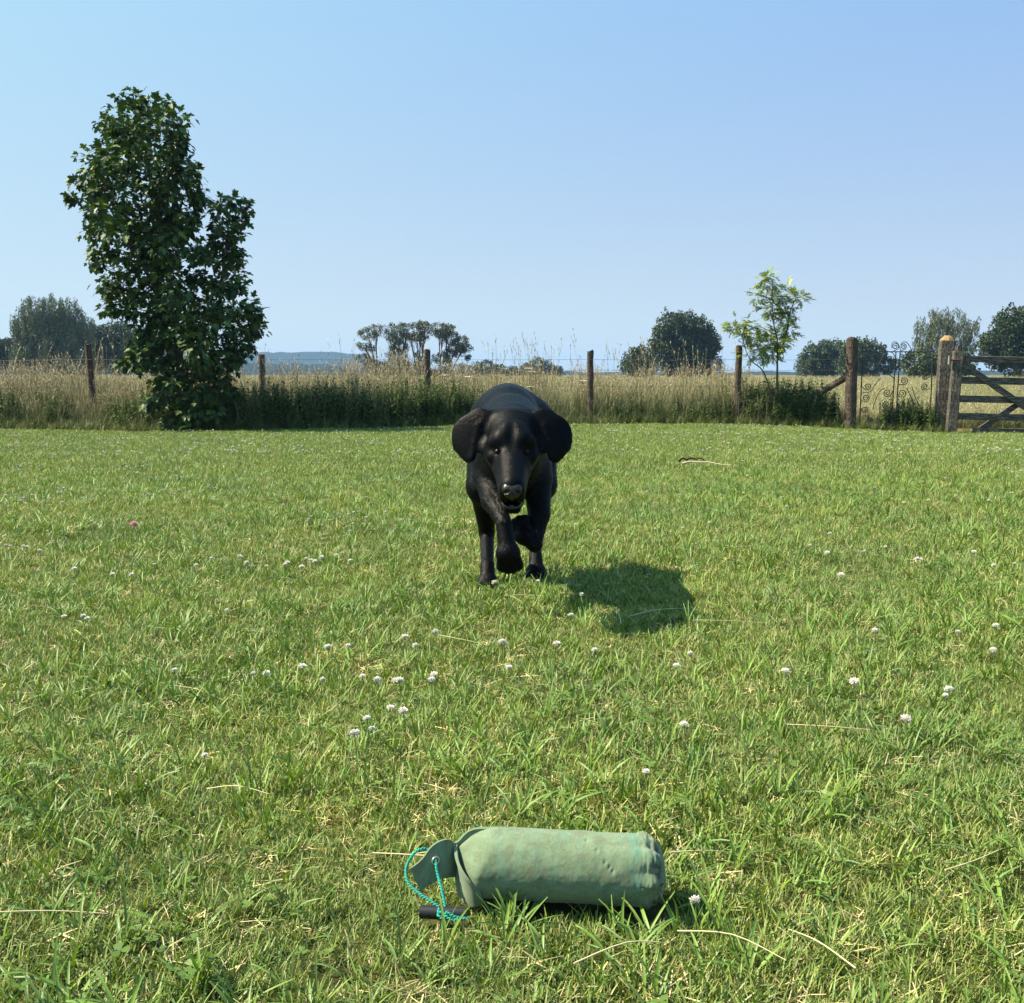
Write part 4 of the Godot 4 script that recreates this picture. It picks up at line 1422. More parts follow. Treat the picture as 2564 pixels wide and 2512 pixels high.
		# ridge of the cheekbone, edge of the muzzle
		h.add(Vector3(sx * 0.046, 0.408, 0.428), Vector3(sx * 0.058, 0.428, 0.370), 0.014, 0.018, 0.016)
		h.add(Vector3(sx * 0.019, 0.424, 0.444), Vector3(sx * 0.0135, 0.357, 0.535), 0.0085, 0.0085, 0.008)
		# eye sockets and lids
		h.add(Vector3(sx * 0.0355, 0.421, 0.452), Vector3(sx * 0.0365, 0.4205, 0.456), 0.0085, 0.0085, 0.003, up, 0.62, true)
	# furrow of the brow
	h.add(Vector3(0, 0.515, 0.412), Vector3(0, 0.437, 0.470), 0.0045, 0.0050, 0.016, Vector3.ZERO, 1.0, true)
	h.net(s)
	# paws
	paw(s, Vector3(-0.069, 0.070, 0.012), Vector3(-0.068, 0.028, 0.044), Vector3(-0.067, 0.015, 0.078), rt, 0.0195)
	paw(s, Vector3(0.070, 0.070, -0.142), Vector3(0.071, 0.028, -0.110), Vector3(0.072, 0.015, -0.076), rt, 0.0195)
	paw(s, Vector3(-0.020, 0.236, 0.345), Vector3(-0.010, 0.168, 0.372), Vector3(-0.004, 0.127, 0.364), Vector3(1, 0.1, 0.1).normalized(), 0.0205)
	paw(s, Vector3(0.058, 0.172, 0.272), Vector3(0.034, 0.196, 0.262), Vector3(0.014, 0.228, 0.250), Vector3(0.75, 0.55, 0.35).normalized(), 0.021)
	var coat := plain(lin(0.0020, 0.0025, 0.0034), 0.5, 0.20)
	coat.normal_enabled = true
	coat.normal_texture = bumps(71, 0.045, 5.0)
	coat.normal_scale = 0.2
	coat.uv1_triplanar = true
	coat.uv1_scale = Vector3(14, 6, 6)
	var body := part("body", s.mesh(), coat, t)
	# short coat lying back along the body
	var hair := Shape.new()
	for q in 3:
		var z := q / 2.0
		var w := 0.5 * (1.0 - z * 0.85)
		hair.vert(Vector3(-w, 0.35 * sin(z * PI), z), Vector3(-0.4, 1, 0).normalized())
		hair.vert(Vector3(w, 0.35 * sin(z * PI), z), Vector3(0.4, 1, 0).normalized())
	for q in 2:
		hair.quad(q * 2, q * 2 + 1, q * 2 + 3, q * 2 + 2)
	var areas := PackedFloat32Array()
	var sum := 0.0
	for k in range(0, s.i.size(), 3):
		sum += (s.v[s.i[k + 1]] - s.v[s.i[k]]).cross(s.v[s.i[k + 2]] - s.v[s.i[k]]).length()
		areas.append(sum)
	var cp := Copies.new()
	for k in 90000:
		var q := areas.bsearch(rng.randf() * sum) * 3
		if q + 2 >= s.i.size():
			continue
		var u := rng.randf()
		var w := rng.randf()
		if u + w > 1.0:
			u = 1.0 - u
			w = 1.0 - w
		var i0 := s.i[q]
		var i1 := s.i[q + 1]
		var i2 := s.i[q + 2]
		var p := s.v[i0] + (s.v[i1] - s.v[i0]) * u + (s.v[i2] - s.v[i0]) * w
		var nn := (s.n[i0] * (1 - u - w) + s.n[i1] * u + s.n[i2] * w).normalized()
		var flow := Vector3(0, -0.45, -1)
		var l := 0.013
		if p.z > 0.34 and p.y > 0.28:
			flow = Vector3(p.x * 4.0, 0.6, -0.8)
			l = 0.0048
			if absf(p.x) > 0.068:
				flow = Vector3(p.x * 2.0, -1, 0.1)
				l = 0.0055
			if p.z > 0.538 and p.y > 0.315:
				continue
			if Vector3(absf(p.x), p.y, p.z).distance_to(Vector3(0.036, 0.4205, 0.456)) < 0.015:
				continue
		elif p.y < 0.26:
			flow = Vector3(0, -1, -0.15)
			l = 0.007
		flow += rv(0.22)
		var d := (flow - nn * flow.dot(nn))
		if d.length() < 0.05:
			continue
		d = d.normalized()
		d = (d + nn * (rnd(0.02, 0.2) if l > 0.006 else rnd(0.03, 0.14))).normalized()
		var x := nn.cross(d).normalized()
		var y := d.cross(x)
		l *= rnd(0.7, 1.3)
		cp.put(Transform3D(Basis(x * 0.0011, y * l * 0.2, d * l), p - nn * 0.0006), Color.WHITE)
	var fur := plain(lin(0.0020, 0.0025, 0.0034), 0.36, 0.32)
	var ho := copies("coat", cp, hair.mesh(), fur, body)
	ho.set_meta("kind", "stuff")
	# eyes
	for sx in [-1.0, 1.0]:
		var e := SphereMesh.new()
		e.radius = 0.0080
		e.height = 0.0160
		e.radial_segments = 20
		e.rings = 12
		var eye := plain(lin(0.010, 0.005, 0.003), 0.25, 0.3)
		part("eye", e, eye, t, Transform3D(Basis.IDENTITY, Vector3(sx * 0.0335, 0.4212, 0.4415)))
	# nose leather with nostrils
	var nf := Field.new(Vector3(-0.036, 0.305, 0.515), Vector3(0.036, 0.375, 0.585), 0.0021)
	nf.add(Vector3(-0.010, 0.346, 0.546), Vector3(0.010, 0.346, 0.546), 0.0135, 0.0135, 0.008)
	nf.add(Vector3(-0.007, 0.337, 0.549), Vector3(0.007, 0.337, 0.549), 0.0120, 0.0120, 0.008)
	nf.add(Vector3(0, 0.328, 0.546), Vector3(0, 0.320, 0.540), 0.007, 0.004, 0.008)
	for sx in [-1.0, 1.0]:
		nf.add(Vector3(sx * 0.0095, 0.3405, 0.562), Vector3(sx * 0.017, 0.337, 0.556), 0.0045, 0.003, 0.003, Vector3.ZERO, 1.0, true)
	nf.add(Vector3(0, 0.337, 0.563), Vector3(0, 0.322, 0.553), 0.0012, 0.0012, 0.002, Vector3.ZERO, 1.0, true)
	var ns := Shape.new()
	nf.net(ns)
	var nm := plain(lin(0.008, 0.008, 0.009), 0.30, 0.5)
	nm.normal_enabled = true
	nm.normal_texture = bumps(75, 0.12, 6.0)
	nm.normal_scale = 0.5
	nm.uv1_triplanar = true
	nm.uv1_scale = Vector3(28, 28, 28)
	part("nose", ns.mesh(), nm, t)
	# wet rim of the lower lip and the front teeth behind it
	var lip := Shape.new()
	var lp := curve([Vector3(-0.0265, 0.322, 0.480), Vector3(-0.0215, 0.309, 0.510), Vector3(-0.0125, 0.3015, 0.5255), Vector3(0, 0.2995, 0.5295), Vector3(0.0125, 0.3015, 0.5255), Vector3(0.0215, 0.309, 0.510), Vector3(0.0265, 0.322, 0.480)], 4)
	lip.tube(lp, taper(0.0036, 0.0036, lp.size()), 8)
	part("lower_lip", lip.mesh(), plain(lin(0.016, 0.014, 0.015), 0.16, 0.5), t)
	for k in 6:
		var tooth := Shape.new()
		var x := (k - 2.5) * 0.0042
		var p := Vector3(x, 0.2985, 0.5235 - absf(x) * 0.25)
		tooth.tube([p, p + Vector3(0, 0.003, 0.0008), p + Vector3(0, 0.0055, 0.001)], [0.0017, 0.0016, 0.0008], 6)
		part("tooth", tooth.mesh(), plain(lin(0.62, 0.58, 0.48), 0.25), t)

# ---------------------------------------------------------------- the training dummy
func ribbon(top: Array, bottom: Array, thick: float, rows := 6) -> ArrayMesh:
	var a := curve(top, 4)
	var b := curve(bottom, 4)
	var s := Shape.new()
	var n := a.size()
	var grid := []
	s.col = Color(0.165, 0.205, 0.128)
	for k in n:
		var along: Vector3 = (a[mini(k + 1, n - 1)] - a[maxi(k - 1, 0)]).normalized()
		var down: Vector3 = (b[k] - a[k]).normalized()
		var nn := along.cross(down).normalized()
		var col := []
		for r in rows + 1:
			var t := float(r) / rows
			var p: Vector3 = a[k].lerp(b[k], t) + nn * sin(t * PI) * 0.003
			col.append([p + nn * thick * 0.5, p - nn * thick * 0.5, nn])
		grid.append(col)
	for side in 2:
		var first := s.v.size()
		for k in n:
			for r in rows + 1:
				s.col = canvas_color(k / float(n) * 0.4, r * 0.25)
				s.vert(grid[k][r][side], grid[k][r][2] * (1.0 if side == 0 else -1.0), Vector2(k / float(n) * 0.3, r / float(rows) * 0.25))
		for k in n - 1:
			for r in rows:
				var q := first + k * (rows + 1) + r
				if side == 0:
					s.quad(q, q + 1, q + rows + 2, q + rows + 1)
				else:
					s.quad(q, q + rows + 1, q + rows + 2, q + 1)
	for k in n - 1:
		for r in [0, rows]:
			s.face([grid[k][r][0], grid[k + 1][r][0], grid[k + 1][r][1], grid[k][r][1]])
	for r in rows:
		for k in [0, n - 1]:
			s.face([grid[k][r][0], grid[k][r + 1][0], grid[k][r + 1][1], grid[k][r][1]])
	return s.mesh()

# sun-bleached sage canvas, teal where it is less worn, mud stains; u along the dummy, a round it
var stain := FastNoiseLite.new()
func canvas_color(u: float, a: float) -> Color:
	var p := Vector3(u * 700.0, cos(a) * 130.0, sin(a) * 130.0)
	var big := stain.get_noise_3d(p.x, p.y, p.z)
	var band := stain.get_noise_3d(p.x * 2.4, p.y * 0.3 + 400.0, p.z * 0.3)
	var mud := stain.get_noise_3d(p.x + 900.0, p.y, p.z + 300.0)
	var c := Vector3(0.132, 0.182, 0.108).lerp(Vector3(0.162, 0.222, 0.138), clampf(0.5 + big * 1.2, 0, 1))
	var teal := clampf((band - 0.08) * 3.0, 0.0, 1.0) * 0.35
	var ring := exp(-pow((u - 0.85) / 0.022, 2.0)) * clampf(0.6 + big * 2.0, 0, 1)
	c = c.lerp(Vector3(0.105, 0.245, 0.175), clampf(teal + ring * 0.75, 0, 0.7))
	c = c.lerp(Vector3(0.13, 0.12, 0.072), clampf((mud - 0.14) * 1.8, 0.0, 0.35))
	# black grime chewed into the end pad
	var grime := sst(0.905, 0.93, u) * sst(0.975, 0.955, u) * clampf(0.35 + 2.2 * stain.get_noise_3d(p.x * 1.5, p.y * 2.0, p.z * 2.0), 0, 1)
	c = c.lerp(Vector3(0.045, 0.047, 0.040), grime * 0.85)
	# uneven threads
	c *= rnd(0.86, 1.12)
	return Color(c.x, c.y, c.z)

func make_dummy() -> void:
	var o := Vector3(0.055, ground(0.055, -1.10), -1.10)
	var t := thing("dog_training_dummy", o, "faded green canvas retrieving dummy lying in the mown grass", "dummy")
	var canvas := plain(Color.WHITE, 0.92, 0.25)
	canvas.vertex_color_use_as_albedo = true
	stain.seed = 91
	stain.frequency = 0.012
	stain.fractal_octaves = 4
	canvas.normal_enabled = true
	canvas.normal_texture = bumps(93, 0.6, 4.0, 1024)
	canvas.normal_scale = 0.35
	canvas.rim_enabled = true
	canvas.rim = 0.25
	canvas.rim_tint = 0.6
	# the stuffed body: round, a little lumpy, puckered at the sewn end, folded in at the open end
	var s := Shape.new()
	var f := FastNoiseLite.new()
	f.seed = 97
	f.frequency = 0.02
	f.fractal_octaves = 3
	var nu := 210
	var nv := 150
	for k in nu + 1:
		var u := float(k) / nu
		for q in nv + 1:
			var a := TAU * q / nv
			var v := float(q) / nv
			var r := 0.0395
			# the open end is pressed flat, the sewn end is a soft pad
			var e0 := sst(0.0, 0.11 if sin(a) < 0.0 else 0.11 + 0.09 * sin(a), u)
			var e1 := clampf((1.0 - u) / 0.115, 0.0, 1.0)
			r *= pow(1.0 - pow(1.0 - e1, 2.6), 0.5)
			var dents := f.get_noise_3d(u * 240.0, cos(a) * 46.0, sin(a) * 46.0) * 0.0011
			dents += f.get_noise_3d(u * 800.0 + 50.0, cos(a) * 150.0, sin(a) * 150.0) * 0.0005
			# puckers at the sewn end
			var pk := sst(0.80, 0.93, u) * sst(1.0, 0.97, u)
			dents += pk * (0.0016 * sin(a * 7.0 + 1.0) + 0.0035 * f.get_noise_2d(a * 40.0, u * 900.0))
			dents += -0.0045 * pk * exp(-pow((angle_difference(a, 0.35)) / 0.22, 2.0))
			dents += -0.0050 * pk * exp(-pow((angle_difference(a, 1.25)) / 0.16, 2.0))
			# crease of the stitched seam round the pad
			dents += -0.0022 * exp(-pow((u - 0.955) / 0.008, 2.0))
			# bite marks
			for bm in [[0.665, 0.95], [0.70, 0.62], [0.72, 0.50], [0.735, 0.40], [0.62, 1.3]]:
				dents += -0.0016 * exp(-pow((u - bm[0]) / 0.007, 2.0) - pow(angle_difference(a, bm[1]) / 0.06, 2.0))
			r += dents * clampf(r / 0.03, 0.0, 1.0)
			var x := -0.117 + 0.234 * u
			var y := 0.0500 - 0.004 * (u - 0.5) + sin(a) * r * 0.985 * lerpf(0.66 if sin(a) < 0.0 else 0.34, 1.0, sqrt(e0))
			var z := cos(a) * r * lerpf(0.10, 1.0, pow(e0, 0.5)) + 0.018 * (u - 0.5) - 0.004 * (1.0 - e0)
			if u < 0.004:
				z = -0.012
			s.col = canvas_color(u, a)
			if q == nv:
				s.col = s.c[s.c.size() - nv]
			s.vert(Vector3(x, maxf(y, 0.0085), z), Vector3.UP, Vector2(u, v))
	for k in nu:
		for q in nv:
			var b := k * (nv + 1) + q
			s.quad(b, b + 1, b + nv + 2, b + nv + 1)
	smooth(s, nv + 1)
	part("body", s.mesh(), canvas, t)
	# the flat tail of canvas that holds the rope
	var top := [Vector3(-0.072, 0.0880, -0.012), Vector3(-0.092, 0.0865, -0.019), Vector3(-0.1070, 0.0800, -0.022), Vector3(-0.1195, 0.0712, -0.014), Vector3(-0.1285, 0.0800, -0.004), Vector3(-0.1389, 0.0800, 0.003), Vector3(-0.1475, 0.0750, 0.008), Vector3(-0.1543, 0.0664, 0.012), Vector3(-0.1618, 0.0600, 0.015), Vector3(-0.1687, 0.0560, 0.017)]
	var bot := [Vector3(-0.072, 0.040, -0.036), Vector3(-0.094, 0.0265, -0.034), Vector3(-0.1100, 0.0275, -0.024), Vector3(-0.1200, 0.0310, -0.012), Vector3(-0.1276, 0.0365, 0.0), Vector3(-0.1343, 0.0380, 0.006), Vector3(-0.1412, 0.0370, 0.010), Vector3(-0.1474, 0.0350, 0.014), Vector3(-0.1525, 0.0330, 0.017), Vector3(-0.1575, 0.0310, 0.020)]
	var tail_canvas: StandardMaterial3D = canvas.duplicate()
	tail_canvas.cull_mode = BaseMaterial3D.CULL_DISABLED
	var fl := part("flap", ribbon(top, bot, 0.0034), tail_canvas, t)
	# rolled front edge of the open end
	var lipt := [Vector3(-0.1195, 0.0705, -0.013), Vector3(-0.1190, 0.0680, -0.002), Vector3(-0.1165, 0.0625, 0.012), Vector3(-0.1100, 0.0555, 0.0250), Vector3(-0.1010, 0.0465, 0.0318), Vector3(-0.090, 0.0320, 0.0300)]
	var lipb := [Vector3(-0.1190, 0.0330, -0.010), Vector3(-0.1170, 0.0260, 0.002), Vector3(-0.1130, 0.0200, 0.013), Vector3(-0.1060, 0.0170, 0.021), Vector3(-0.0970, 0.0150, 0.0235), Vector3(-0.088, 0.0150, 0.0200)]
	part("cuff", ribbon(lipt, lipb, 0.0034), tail_canvas, t)
	# eyelet
	var ey := TorusMesh.new()
	ey.inner_radius = 0.0030
	ey.outer_radius = 0.0052
	ey.rings = 20
	ey.ring_segments = 8
	var em := plain(lin(0.62, 0.62, 0.6), 0.3)
	em.metallic = 0.9
	part("eyelet", ey, em, fl, Transform3D(Basis(Vector3(0, 1, 0), 0.5) * Basis(Vector3.RIGHT, PI / 2), Vector3(-0.1405, 0.0625, 0.0125)))
	# teal cord and black toggle
	var cordm := plain(lin(0.025, 0.33, 0.25), 0.6, 0.4)
	cordm.normal_enabled = true
	cordm.normal_texture = bumps(95, 0.1, 6.0)
	cordm.uv1_scale = Vector3(2, 18, 1)
	var lines := [[Vector3(-0.1410, 0.0627, 0.004), Vector3(-0.149, 0.0668, -0.004), Vector3(-0.1589, 0.0697, 0.0), Vector3(-0.1680, 0.0640, 0.005), Vector3(-0.1738, 0.0521, 0.012), Vector3(-0.1700, 0.0404, 0.022), Vector3(-0.1565, 0.0333, 0.032), Vector3(-0.1425, 0.0284, 0.040), Vector3(-0.1347, 0.0244, 0.045)], [Vector3(-0.1410, 0.0627, 0.006), Vector3(-0.1398, 0.0600, 0.016), Vector3(-0.1373, 0.0503, 0.022), Vector3(-0.1324, 0.0393, 0.034), Vector3(-0.1278, 0.0256, 0.045)], [Vector3(-0.1340, 0.0270, 0.051), Vector3(-0.1345, 0.0215, 0.056), Vector3(-0.1290, 0.0200, 0.058), Vector3(-0.1255, 0.0250, 0.056), Vector3(-0.1185, 0.0219, 0.058), Vector3(-0.1117, 0.0199, 0.058), Vector3(-0.1035, 0.0190, 0.058)], [Vector3(-0.1330, 0.0250, 0.0535), Vector3(-0.1255, 0.0215, 0.0585), Vector3(-0.1185, 0.0180, 0.0595), Vector3(-0.1130, 0.0200, 0.0600)]]
	for l in lines:
		var cs := Shape.new()
		var p := curve(l, 16)
		for strand in 2:
			var q := []
			var along := 0.0
			for k in p.size():
				if k > 0:
					along += p[k].distance_to(p[k - 1])
				var d: Vector3 = (p[mini(k + 1, p.size() - 1)] - p[maxi(k - 1, 0)]).normalized()
				var sd := d.cross(Vector3(0.3, 0.2, 1)).normalized()
				var ang := along * 900.0 + strand * PI
				q.append(p[k] + (sd * cos(ang) + sd.cross(d) * sin(ang)) * 0.0008)
			cs.tube(q, taper(0.00115, 0.00115, q.size()), 6)
		part("cord", cs.mesh(), cordm, t)
	var tg := Shape.new()
	tg.tube([Vector3(-0.1560, 0.0195, 0.045), Vector3(-0.1545, 0.0195, 0.045), Vector3(-0.130, 0.0192, 0.046), Vector3(-0.1058, 0.0185, 0.047), Vector3(-0.1045, 0.0185, 0.047)], [0.0058, 0.0070, 0.0072, 0.0070, 0.0058], 18)
	part("toggle", tg.mesh(), plain(lin(0.014, 0.014, 0.016), 0.45), t)

func smooth(s: Shape, row: int) -> void:
	for k in s.v.size():
		s.n[k] = Vector3.ZERO
	for k in range(0, s.i.size(), 3):
		var nn := (s.v[s.i[k + 2]] - s.v[s.i[k]]).cross(s.v[s.i[k + 1]] - s.v[s.i[k]])
		for q in 3:
			s.n[s.i[k + q]] += nn
	for k in range(0, s.v.size(), row):      # close the seam
		var both := s.n[k] + s.n[k + row - 1]
		s.n[k] = both
		s.n[k + row - 1] = both
	for k in s.v.size():
		s.n[k] = s.n[k].normalized()

# ---------------------------------------------------------------- flowers, litter, birds
var FLOWERS := [0.174, -2.508, 0.134, -2.281, 0.092, -2.061, 0.166, -2.005, 0.316, -1.911, -0.006, -1.922, -0.017, -2.070, -0.022, -2.070, -0.148, -1.886, -0.148, -1.819, -0.215, -1.835, -0.206, -1.812, -0.245, -1.812, -0.278, -1.845, -0.227, -2.117, -0.202, -2.087, -0.165, -2.157, -0.339, -2.061, -0.376, -2.037, -0.348, -1.825, -0.403, -1.915, -0.464, -1.879, -0.493, -1.893, -0.645, -1.900, -0.681, -2.392, -1.016, -2.271, -0.981, -2.291, -0.981, -2.312, -1.249, -2.875, -1.105, -2.783, -1.041, -2.753, -1.565, -3.234, -1.589, -3.307, -1.685, -3.361, -1.636, -3.297, -1.499, -3.204, -1.640, -3.573, -1.570, -3.815, -1.031, -2.907, -0.916, -2.923, -0.912, -3.062, -0.826, -3.062, -0.787, -2.991, -0.721, -2.957, -0.663, -2.940, -0.663, -2.974, -0.617, -2.957, -0.626, -3.062, -0.606, -3.044, -0.585, -2.991, -0.578, -3.062, -0.551, -3.155, -0.536, -3.194, -0.642, -3.429, -0.492, -3.062, -0.202, -1.642, -0.181, -1.647, -0.224, -1.578, -0.231, -1.575, -0.241, -1.509, -0.455, -1.456, 0.189, -1.387, 0.615, -1.787, 0.761, -1.741, 0.760, -1.726, 0.631, -1.585, 0.518, -1.886, 0.791, -2.180, 0.960, -2.152, 0.979, -2.029, 1.081, -2.236, 0.913, -2.798, 0.991, -3.174, 0.969, -3.286, 1.229, -3.062, 1.249, -3.080, 1.443, -3.155, 1.118, -3.204, 1.627, -3.598, 2.154, -4.592, 2.429, -4.943, 1.882, -4.592, 1.790, -5.020, 1.707, -4.426, 1.354, -5.864, 1.218, -3.297, 0.069, -2.724, -0.047, -2.655, 0.270, -1.553, 1.482, -2.974, 1.389, -2.907, 1.130, -3.598, 1.260, -4.386, 1.252, -4.702, 0.357, -1.997, 0.196, -1.035, -2.296, -4.704, -2.292, -4.773, -2.277, -4.821, -2.244, -4.636, -2.353, -5.215, -2.238, -5.075, -2.345, -4.704, -2.174, -4.869, -1.602, -4.819, -1.617, -4.943, -1.633, -5.074, -2.354, -6.496, -2.407, -6.741, -2.373, -6.843, -2.492, -6.596, -1.930, -5.864, -2.229, -6.060, -2.661, -6.508, -2.357, -5.869, -1.599, -5.360, -1.672, -5.864]

func clover_head(pink: float) -> ArrayMesh:
	var s := Shape.new()
	s.col = Color(0.70, 0.69 - 0.3 * pink, 0.60 - 0.16 * pink)
	s.tube([Vector3(0, -0.0055, 0), Vector3(0, -0.003, 0), Vector3(0, 0.001, 0), Vector3(0, 0.0045, 0), Vector3(0, 0.0065, 0)], [0.001, 0.0035, 0.0048, 0.0036, 0.001], 7)
	for k in 46:
		var y := 1.0 - 2.0 * (k + 0.5) / 46.0
		var a := k * 2.39996
		var r := sqrt(1.0 - y * y)
		var d := Vector3(cos(a) * r, y * 0.85, sin(a) * r)
		if y < -0.75:
			continue
		var side := d.cross(Vector3.UP).normalized()
		var o := d * 0.0036
		var brown := y < -0.3 and rng.randf() < 0.35
		s.col = Color(0.36, 0.27, 0.17) if brown else Color(0.80, 0.80 - 0.34 * pink, 0.72 - 0.2 * pink) * rnd(0.88, 1.05)
		var up := side.cross(d)
		var l := rnd(0.0052, 0.0088)
		s.face([o - side * 0.0013, o + d * l * 0.6 - side * 0.0017 + up * 0.001, o + d * l + up * 0.0022, o + d * l * 0.6 + side * 0.0017 + up * 0.001, o + side * 0.0013])
		s.face([o - up * 0.0013, o + d * l * 0.85 - up * 0.0014, o + d * l * 0.9 + up * 0.0004, o + up * 0.0013])
	return s.mesh()

func clover_stem() -> ArrayMesh:
	var s := Shape.new()
	s.tube([Vector3(0, -1, 0), Vector3(0.06, -0.5, 0.03), Vector3(0, 0, 0)], [0.02, 0.02, 0.018], 4, false)
	return s.mesh()

func make_flowers() -> void:
	var heads := [clover_head(0.0), clover_head(0.03), clover_head(0.12)]
	var pinkm := clover_head(1.0)
	var pm := plain(Color.WHITE, 0.75, 0.3)
	pm.vertex_color_use_as_albedo = true
	pm.backlight_enabled = true
	pm.backlight = Color(0.3, 0.3, 0.25)
	var sm := plain(lin(0.10, 0.15, 0.04), 0.6)
	var stem := clover_stem()
	var spots := []
	for k in range(0, FLOWERS.size(), 2):
		spots.append(Vector2(FLOWERS[k], FLOWERS[k + 1]))
	# drifts farther out
	var drifts := [[-3.0, -8.2, 1.4, 0.5, 26], [-5.0, -10.5, 1.6, 0.8, 30], [-3.3, -11.8, 1.6, 0.5, 34], [-1.6, -10.2, 1.2, 0.4, 20], [-1.2, -12.6, 1.3, 0.5, 26], [3.3, -8.6, 1.6, 0.8, 18], [4.6, -11.0, 1.8, 0.9, 30], [5.0, -13.3, 1.5, 0.5, 26], [2.0, -12.8, 1.6, 0.7, 14], [3.0, -6.6, 1.0, 0.6, 10], [-6.3, -13.0, 1.4, 0.8, 24]]
	for d in drifts:
		for k in d[4]:
			var q := Vector2(rng.randfn(d[0], d[2] * 0.6), rng.randfn(d[1], d[3] * 0.6))
			if q.y < yard(q.x) + 0.25:
				continue
			spots.append(q)
	var label := "white clover flower head standing just above the mown grass"
	var n := 0
	var rest := Copies.new()
	for q in spots:
		var g := ground(q.x, q.y)
		var y := rnd(0.036, 0.056)
		var sc := rnd(0.5, 0.88)
		var tilt := Basis(Vector3(rnd(-1, 1), 0, rnd(-1, 1)).normalized(), rnd(0, 0.5)) * Basis(Vector3.UP, rnd(0, TAU))
		if n < 285:
			var t := thing("clover_flower", Vector3(q.x, g, q.y), label, "flower", "white clover flowers in the lawn")
			part("flower_head", heads[n % 3], pm, t, Transform3D(tilt.scaled(Vector3(sc, sc * rnd(0.65, 1.0), sc)), Vector3(0, y, 0)))
			if q.y > -6.0:
				part("stem", stem, sm, t, Transform3D(Basis.IDENTITY.scaled(Vector3(0.04, y, 0.04)), Vector3(0, y, 0)))
		else:
			rest.put(Transform3D(tilt.scaled(Vector3(sc, sc, sc)), Vector3(q.x, g + y, q.y)), Color.WHITE)
		n += 1
	# beyond those, the flowers run together into specks
	for k in 2600:
		var z := rnd(-8.0, -15.4)
		var x := rnd(-0.58, 0.58) * -z
		if z < yard(x) + 0.2 or fine.get_noise_2d(x * 45.0, z * 130.0 + 50.0) < 0.12:
			continue
		var sc := rnd(0.75, 1.05)
		rest.put(Transform3D(Basis.IDENTITY.scaled(Vector3(sc, sc, sc)), Vector3(x, ground(x, z) + rnd(0.04, 0.055), z)), Color.WHITE)
	for k in 1500:
		var z := rnd(-3.4, -8.5)
		var x := rnd(-0.58, 0.58) * -z
		if fine.get_noise_2d(x * 80.0 + 40.0, z * 110.0) < (0.16 if x < 0.0 else 0.26):
			continue
		var sc := rnd(0.42, 0.8)
		rest.put(Transform3D(Basis(Vector3.UP, rnd(0, TAU)).scaled(Vector3(sc, sc * rnd(0.6, 1.0), sc)), Vector3(x, ground(x, z) + rnd(0.028, 0.045), z)), Color.WHITE * rnd(0.8, 1.0))
	var o := rest.node("clover_flowers_far", heads[0], pm)
	o.name = "clover_drift"
	add_child(o)
	tag(o, "specks of white clover in drifts across the far lawn", "flowers", "", "stuff")
	for q in [[-1.436, -3.769, "purple clover flower head alone among white clover"], [2.25, -11.0, "purple clover flower head far out on the lawn before the fence"]]:
		var g := ground(q[0], q[1])
		var t := thing("purple_clover_flower", Vector3(q[0] + 0.03, g, q[1]), q[2], "flower")
		part("flower_head", pinkm, pm, t, Transform3D(Basis.IDENTITY.scaled(Vector3(1.5, 1.5, 1.5)), Vector3(0, 0.05, 0)))
		part("stem", stem, sm, t, Transform3D(Basis.IDENTITY.scaled(Vector3(0.04, 0.05, 0.04)), Vector3(0, 0.05, 0)))

func stick(called: String, label: String, category: String, pts: Array, r0: float, r1: float, m: Material, group := "", rough := 0.0) -> void:
	var at: Vector3 = pts[0]
	var s := Shape.new()
	var line := []
	for q in (pts if rough > 0.0 else curve(pts, 4)):
		line.append(q - at + rv(rough))
	s.tube(line, taper(r0, r1, line.size()), 6)
	var o := part(numbered(called), s.mesh(), m, self, Transform3D(Basis.IDENTITY, at))
	tag(o, label, category, group)

func lay(x: float, z: float, h: float) -> Vector3:
	return Vector3(x, ground(x, z) + h, z)

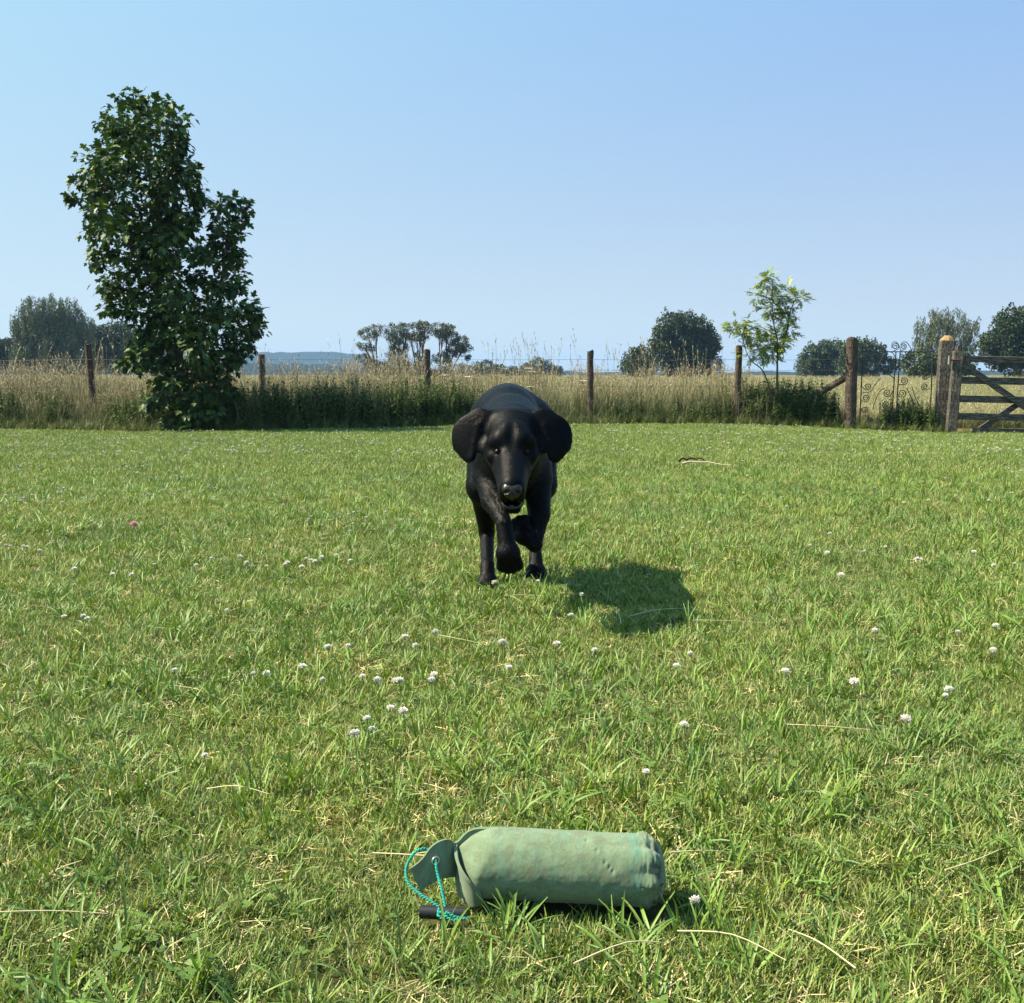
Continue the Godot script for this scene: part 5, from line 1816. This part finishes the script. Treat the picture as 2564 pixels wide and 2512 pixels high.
func make_litter() -> void:
	var pale := plain(lin(0.42, 0.36, 0.26), 0.85, 0.3)
	var darkm := plain(lin(0.03, 0.022, 0.014), 0.9, 0.3)
	stick("pale_twig", "pale bare twig lying on the lawn", "twig", [lay(1.14, -6.85, 0.045), lay(1.19, -6.84, 0.056), lay(1.24, -6.83, 0.054), lay(1.31, -6.80, 0.058), lay(1.38, -6.76, 0.046), lay(1.45, -6.72, 0.042)], 0.008, 0.0025, pale, "", 0.003)
	stick("dark_twig", "short dark knobbly twig just behind the pale bare twig", "twig", [lay(1.15, -7.05, 0.05), lay(1.18, -7.05, 0.065), lay(1.205, -7.04, 0.058), lay(1.24, -7.04, 0.072), lay(1.27, -7.03, 0.06), lay(1.30, -7.02, 0.068), lay(1.33, -7.02, 0.055)], 0.009, 0.004, darkm, "", 0.006)
	# long dry stalks of cut grass
	var sm := plain(lin(0.56, 0.49, 0.28), 0.6, 0.4)
	var g := "dry cut stalks on the lawn"
	var lab := "long dry straw stalk lying across the mown grass"
	for q in [[0.17, -0.99, 0.27, -0.945], [0.06, -0.93, 0.16, -0.985], [-0.10, -1.16, -0.17, -1.185], [-0.04, -1.185, -0.12, -1.19], [0.19, -1.165, 0.27, -1.205], [-0.42, -1.35, -0.33, -1.33], [0.28, -2.36, 0.44, -2.47], [0.42, -2.30, 0.60, -2.34], [0.25, -2.3, 0.24, -2.42], [0.45, -1.62, 0.58, -1.6], [-0.62, -1.83, -0.52, -1.80], [0.33, -0.92, 0.29, -1.01], [-0.55, -1.02, -0.44, -1.05], [-0.02, -2.62, 0.08, -2.60], [0.70, -3.35, 0.84, -3.42], [-0.16, -2.20, -0.05, -2.17], [0.50, -1.12, 0.60, -1.19], [0.62, -1.0, 0.55, -0.93]]:
		var a := lay(q[0], q[1], rnd(0.026, 0.038))
		var b := lay(q[2], q[3], rnd(0.012, 0.036))
		stick("dry_stalk", lab, "straw", [a, a.lerp(b, 0.5) + Vector3(rnd(-0.008, 0.008), rnd(0, 0.008), rnd(-0.008, 0.008)), b], 0.0009, 0.0005, sm, g)

func make_birds() -> void:
	var m := plain(lin(0.03, 0.035, 0.045), 0.8)
	for q in [[Vector3(29.9, 36.3, -140.0), 0.4, "small dark bird far off in the clear sky, higher of the two"], [Vector3(31.3, 35.7, -139.0), 0.9, "small dark bird far off in the clear sky, lower of the two"]]:
		var t := thing("bird", q[0], q[2], "bird", "birds in the sky")
		t.rotation = Vector3(0.1, q[1], 0.35)
		var s := Shape.new()
		s.tube([Vector3(0, 0, 0.08), Vector3(0, 0.005, 0.05), Vector3(0, 0, 0), Vector3(0, 0, -0.07), Vector3(0, 0, -0.14)], [0.008, 0.02, 0.026, 0.014, 0.004], 8)
		for sx in [-1.0, 1.0]:
			s.face([Vector3(0, 0.012, 0.045), Vector3(sx * 0.10, 0.05, 0.05), Vector3(sx * 0.20, 0.02, -0.03), Vector3(sx * 0.09, 0.04, -0.01), Vector3(0, 0.012, -0.04)])
		s.face([Vector3(-0.01, 0, -0.1), Vector3(-0.035, 0, -0.19), Vector3(0, 0, -0.15), Vector3(0.035, 0, -0.19), Vector3(0.01, 0, -0.1)])
		part("body", s.mesh(), m, t)
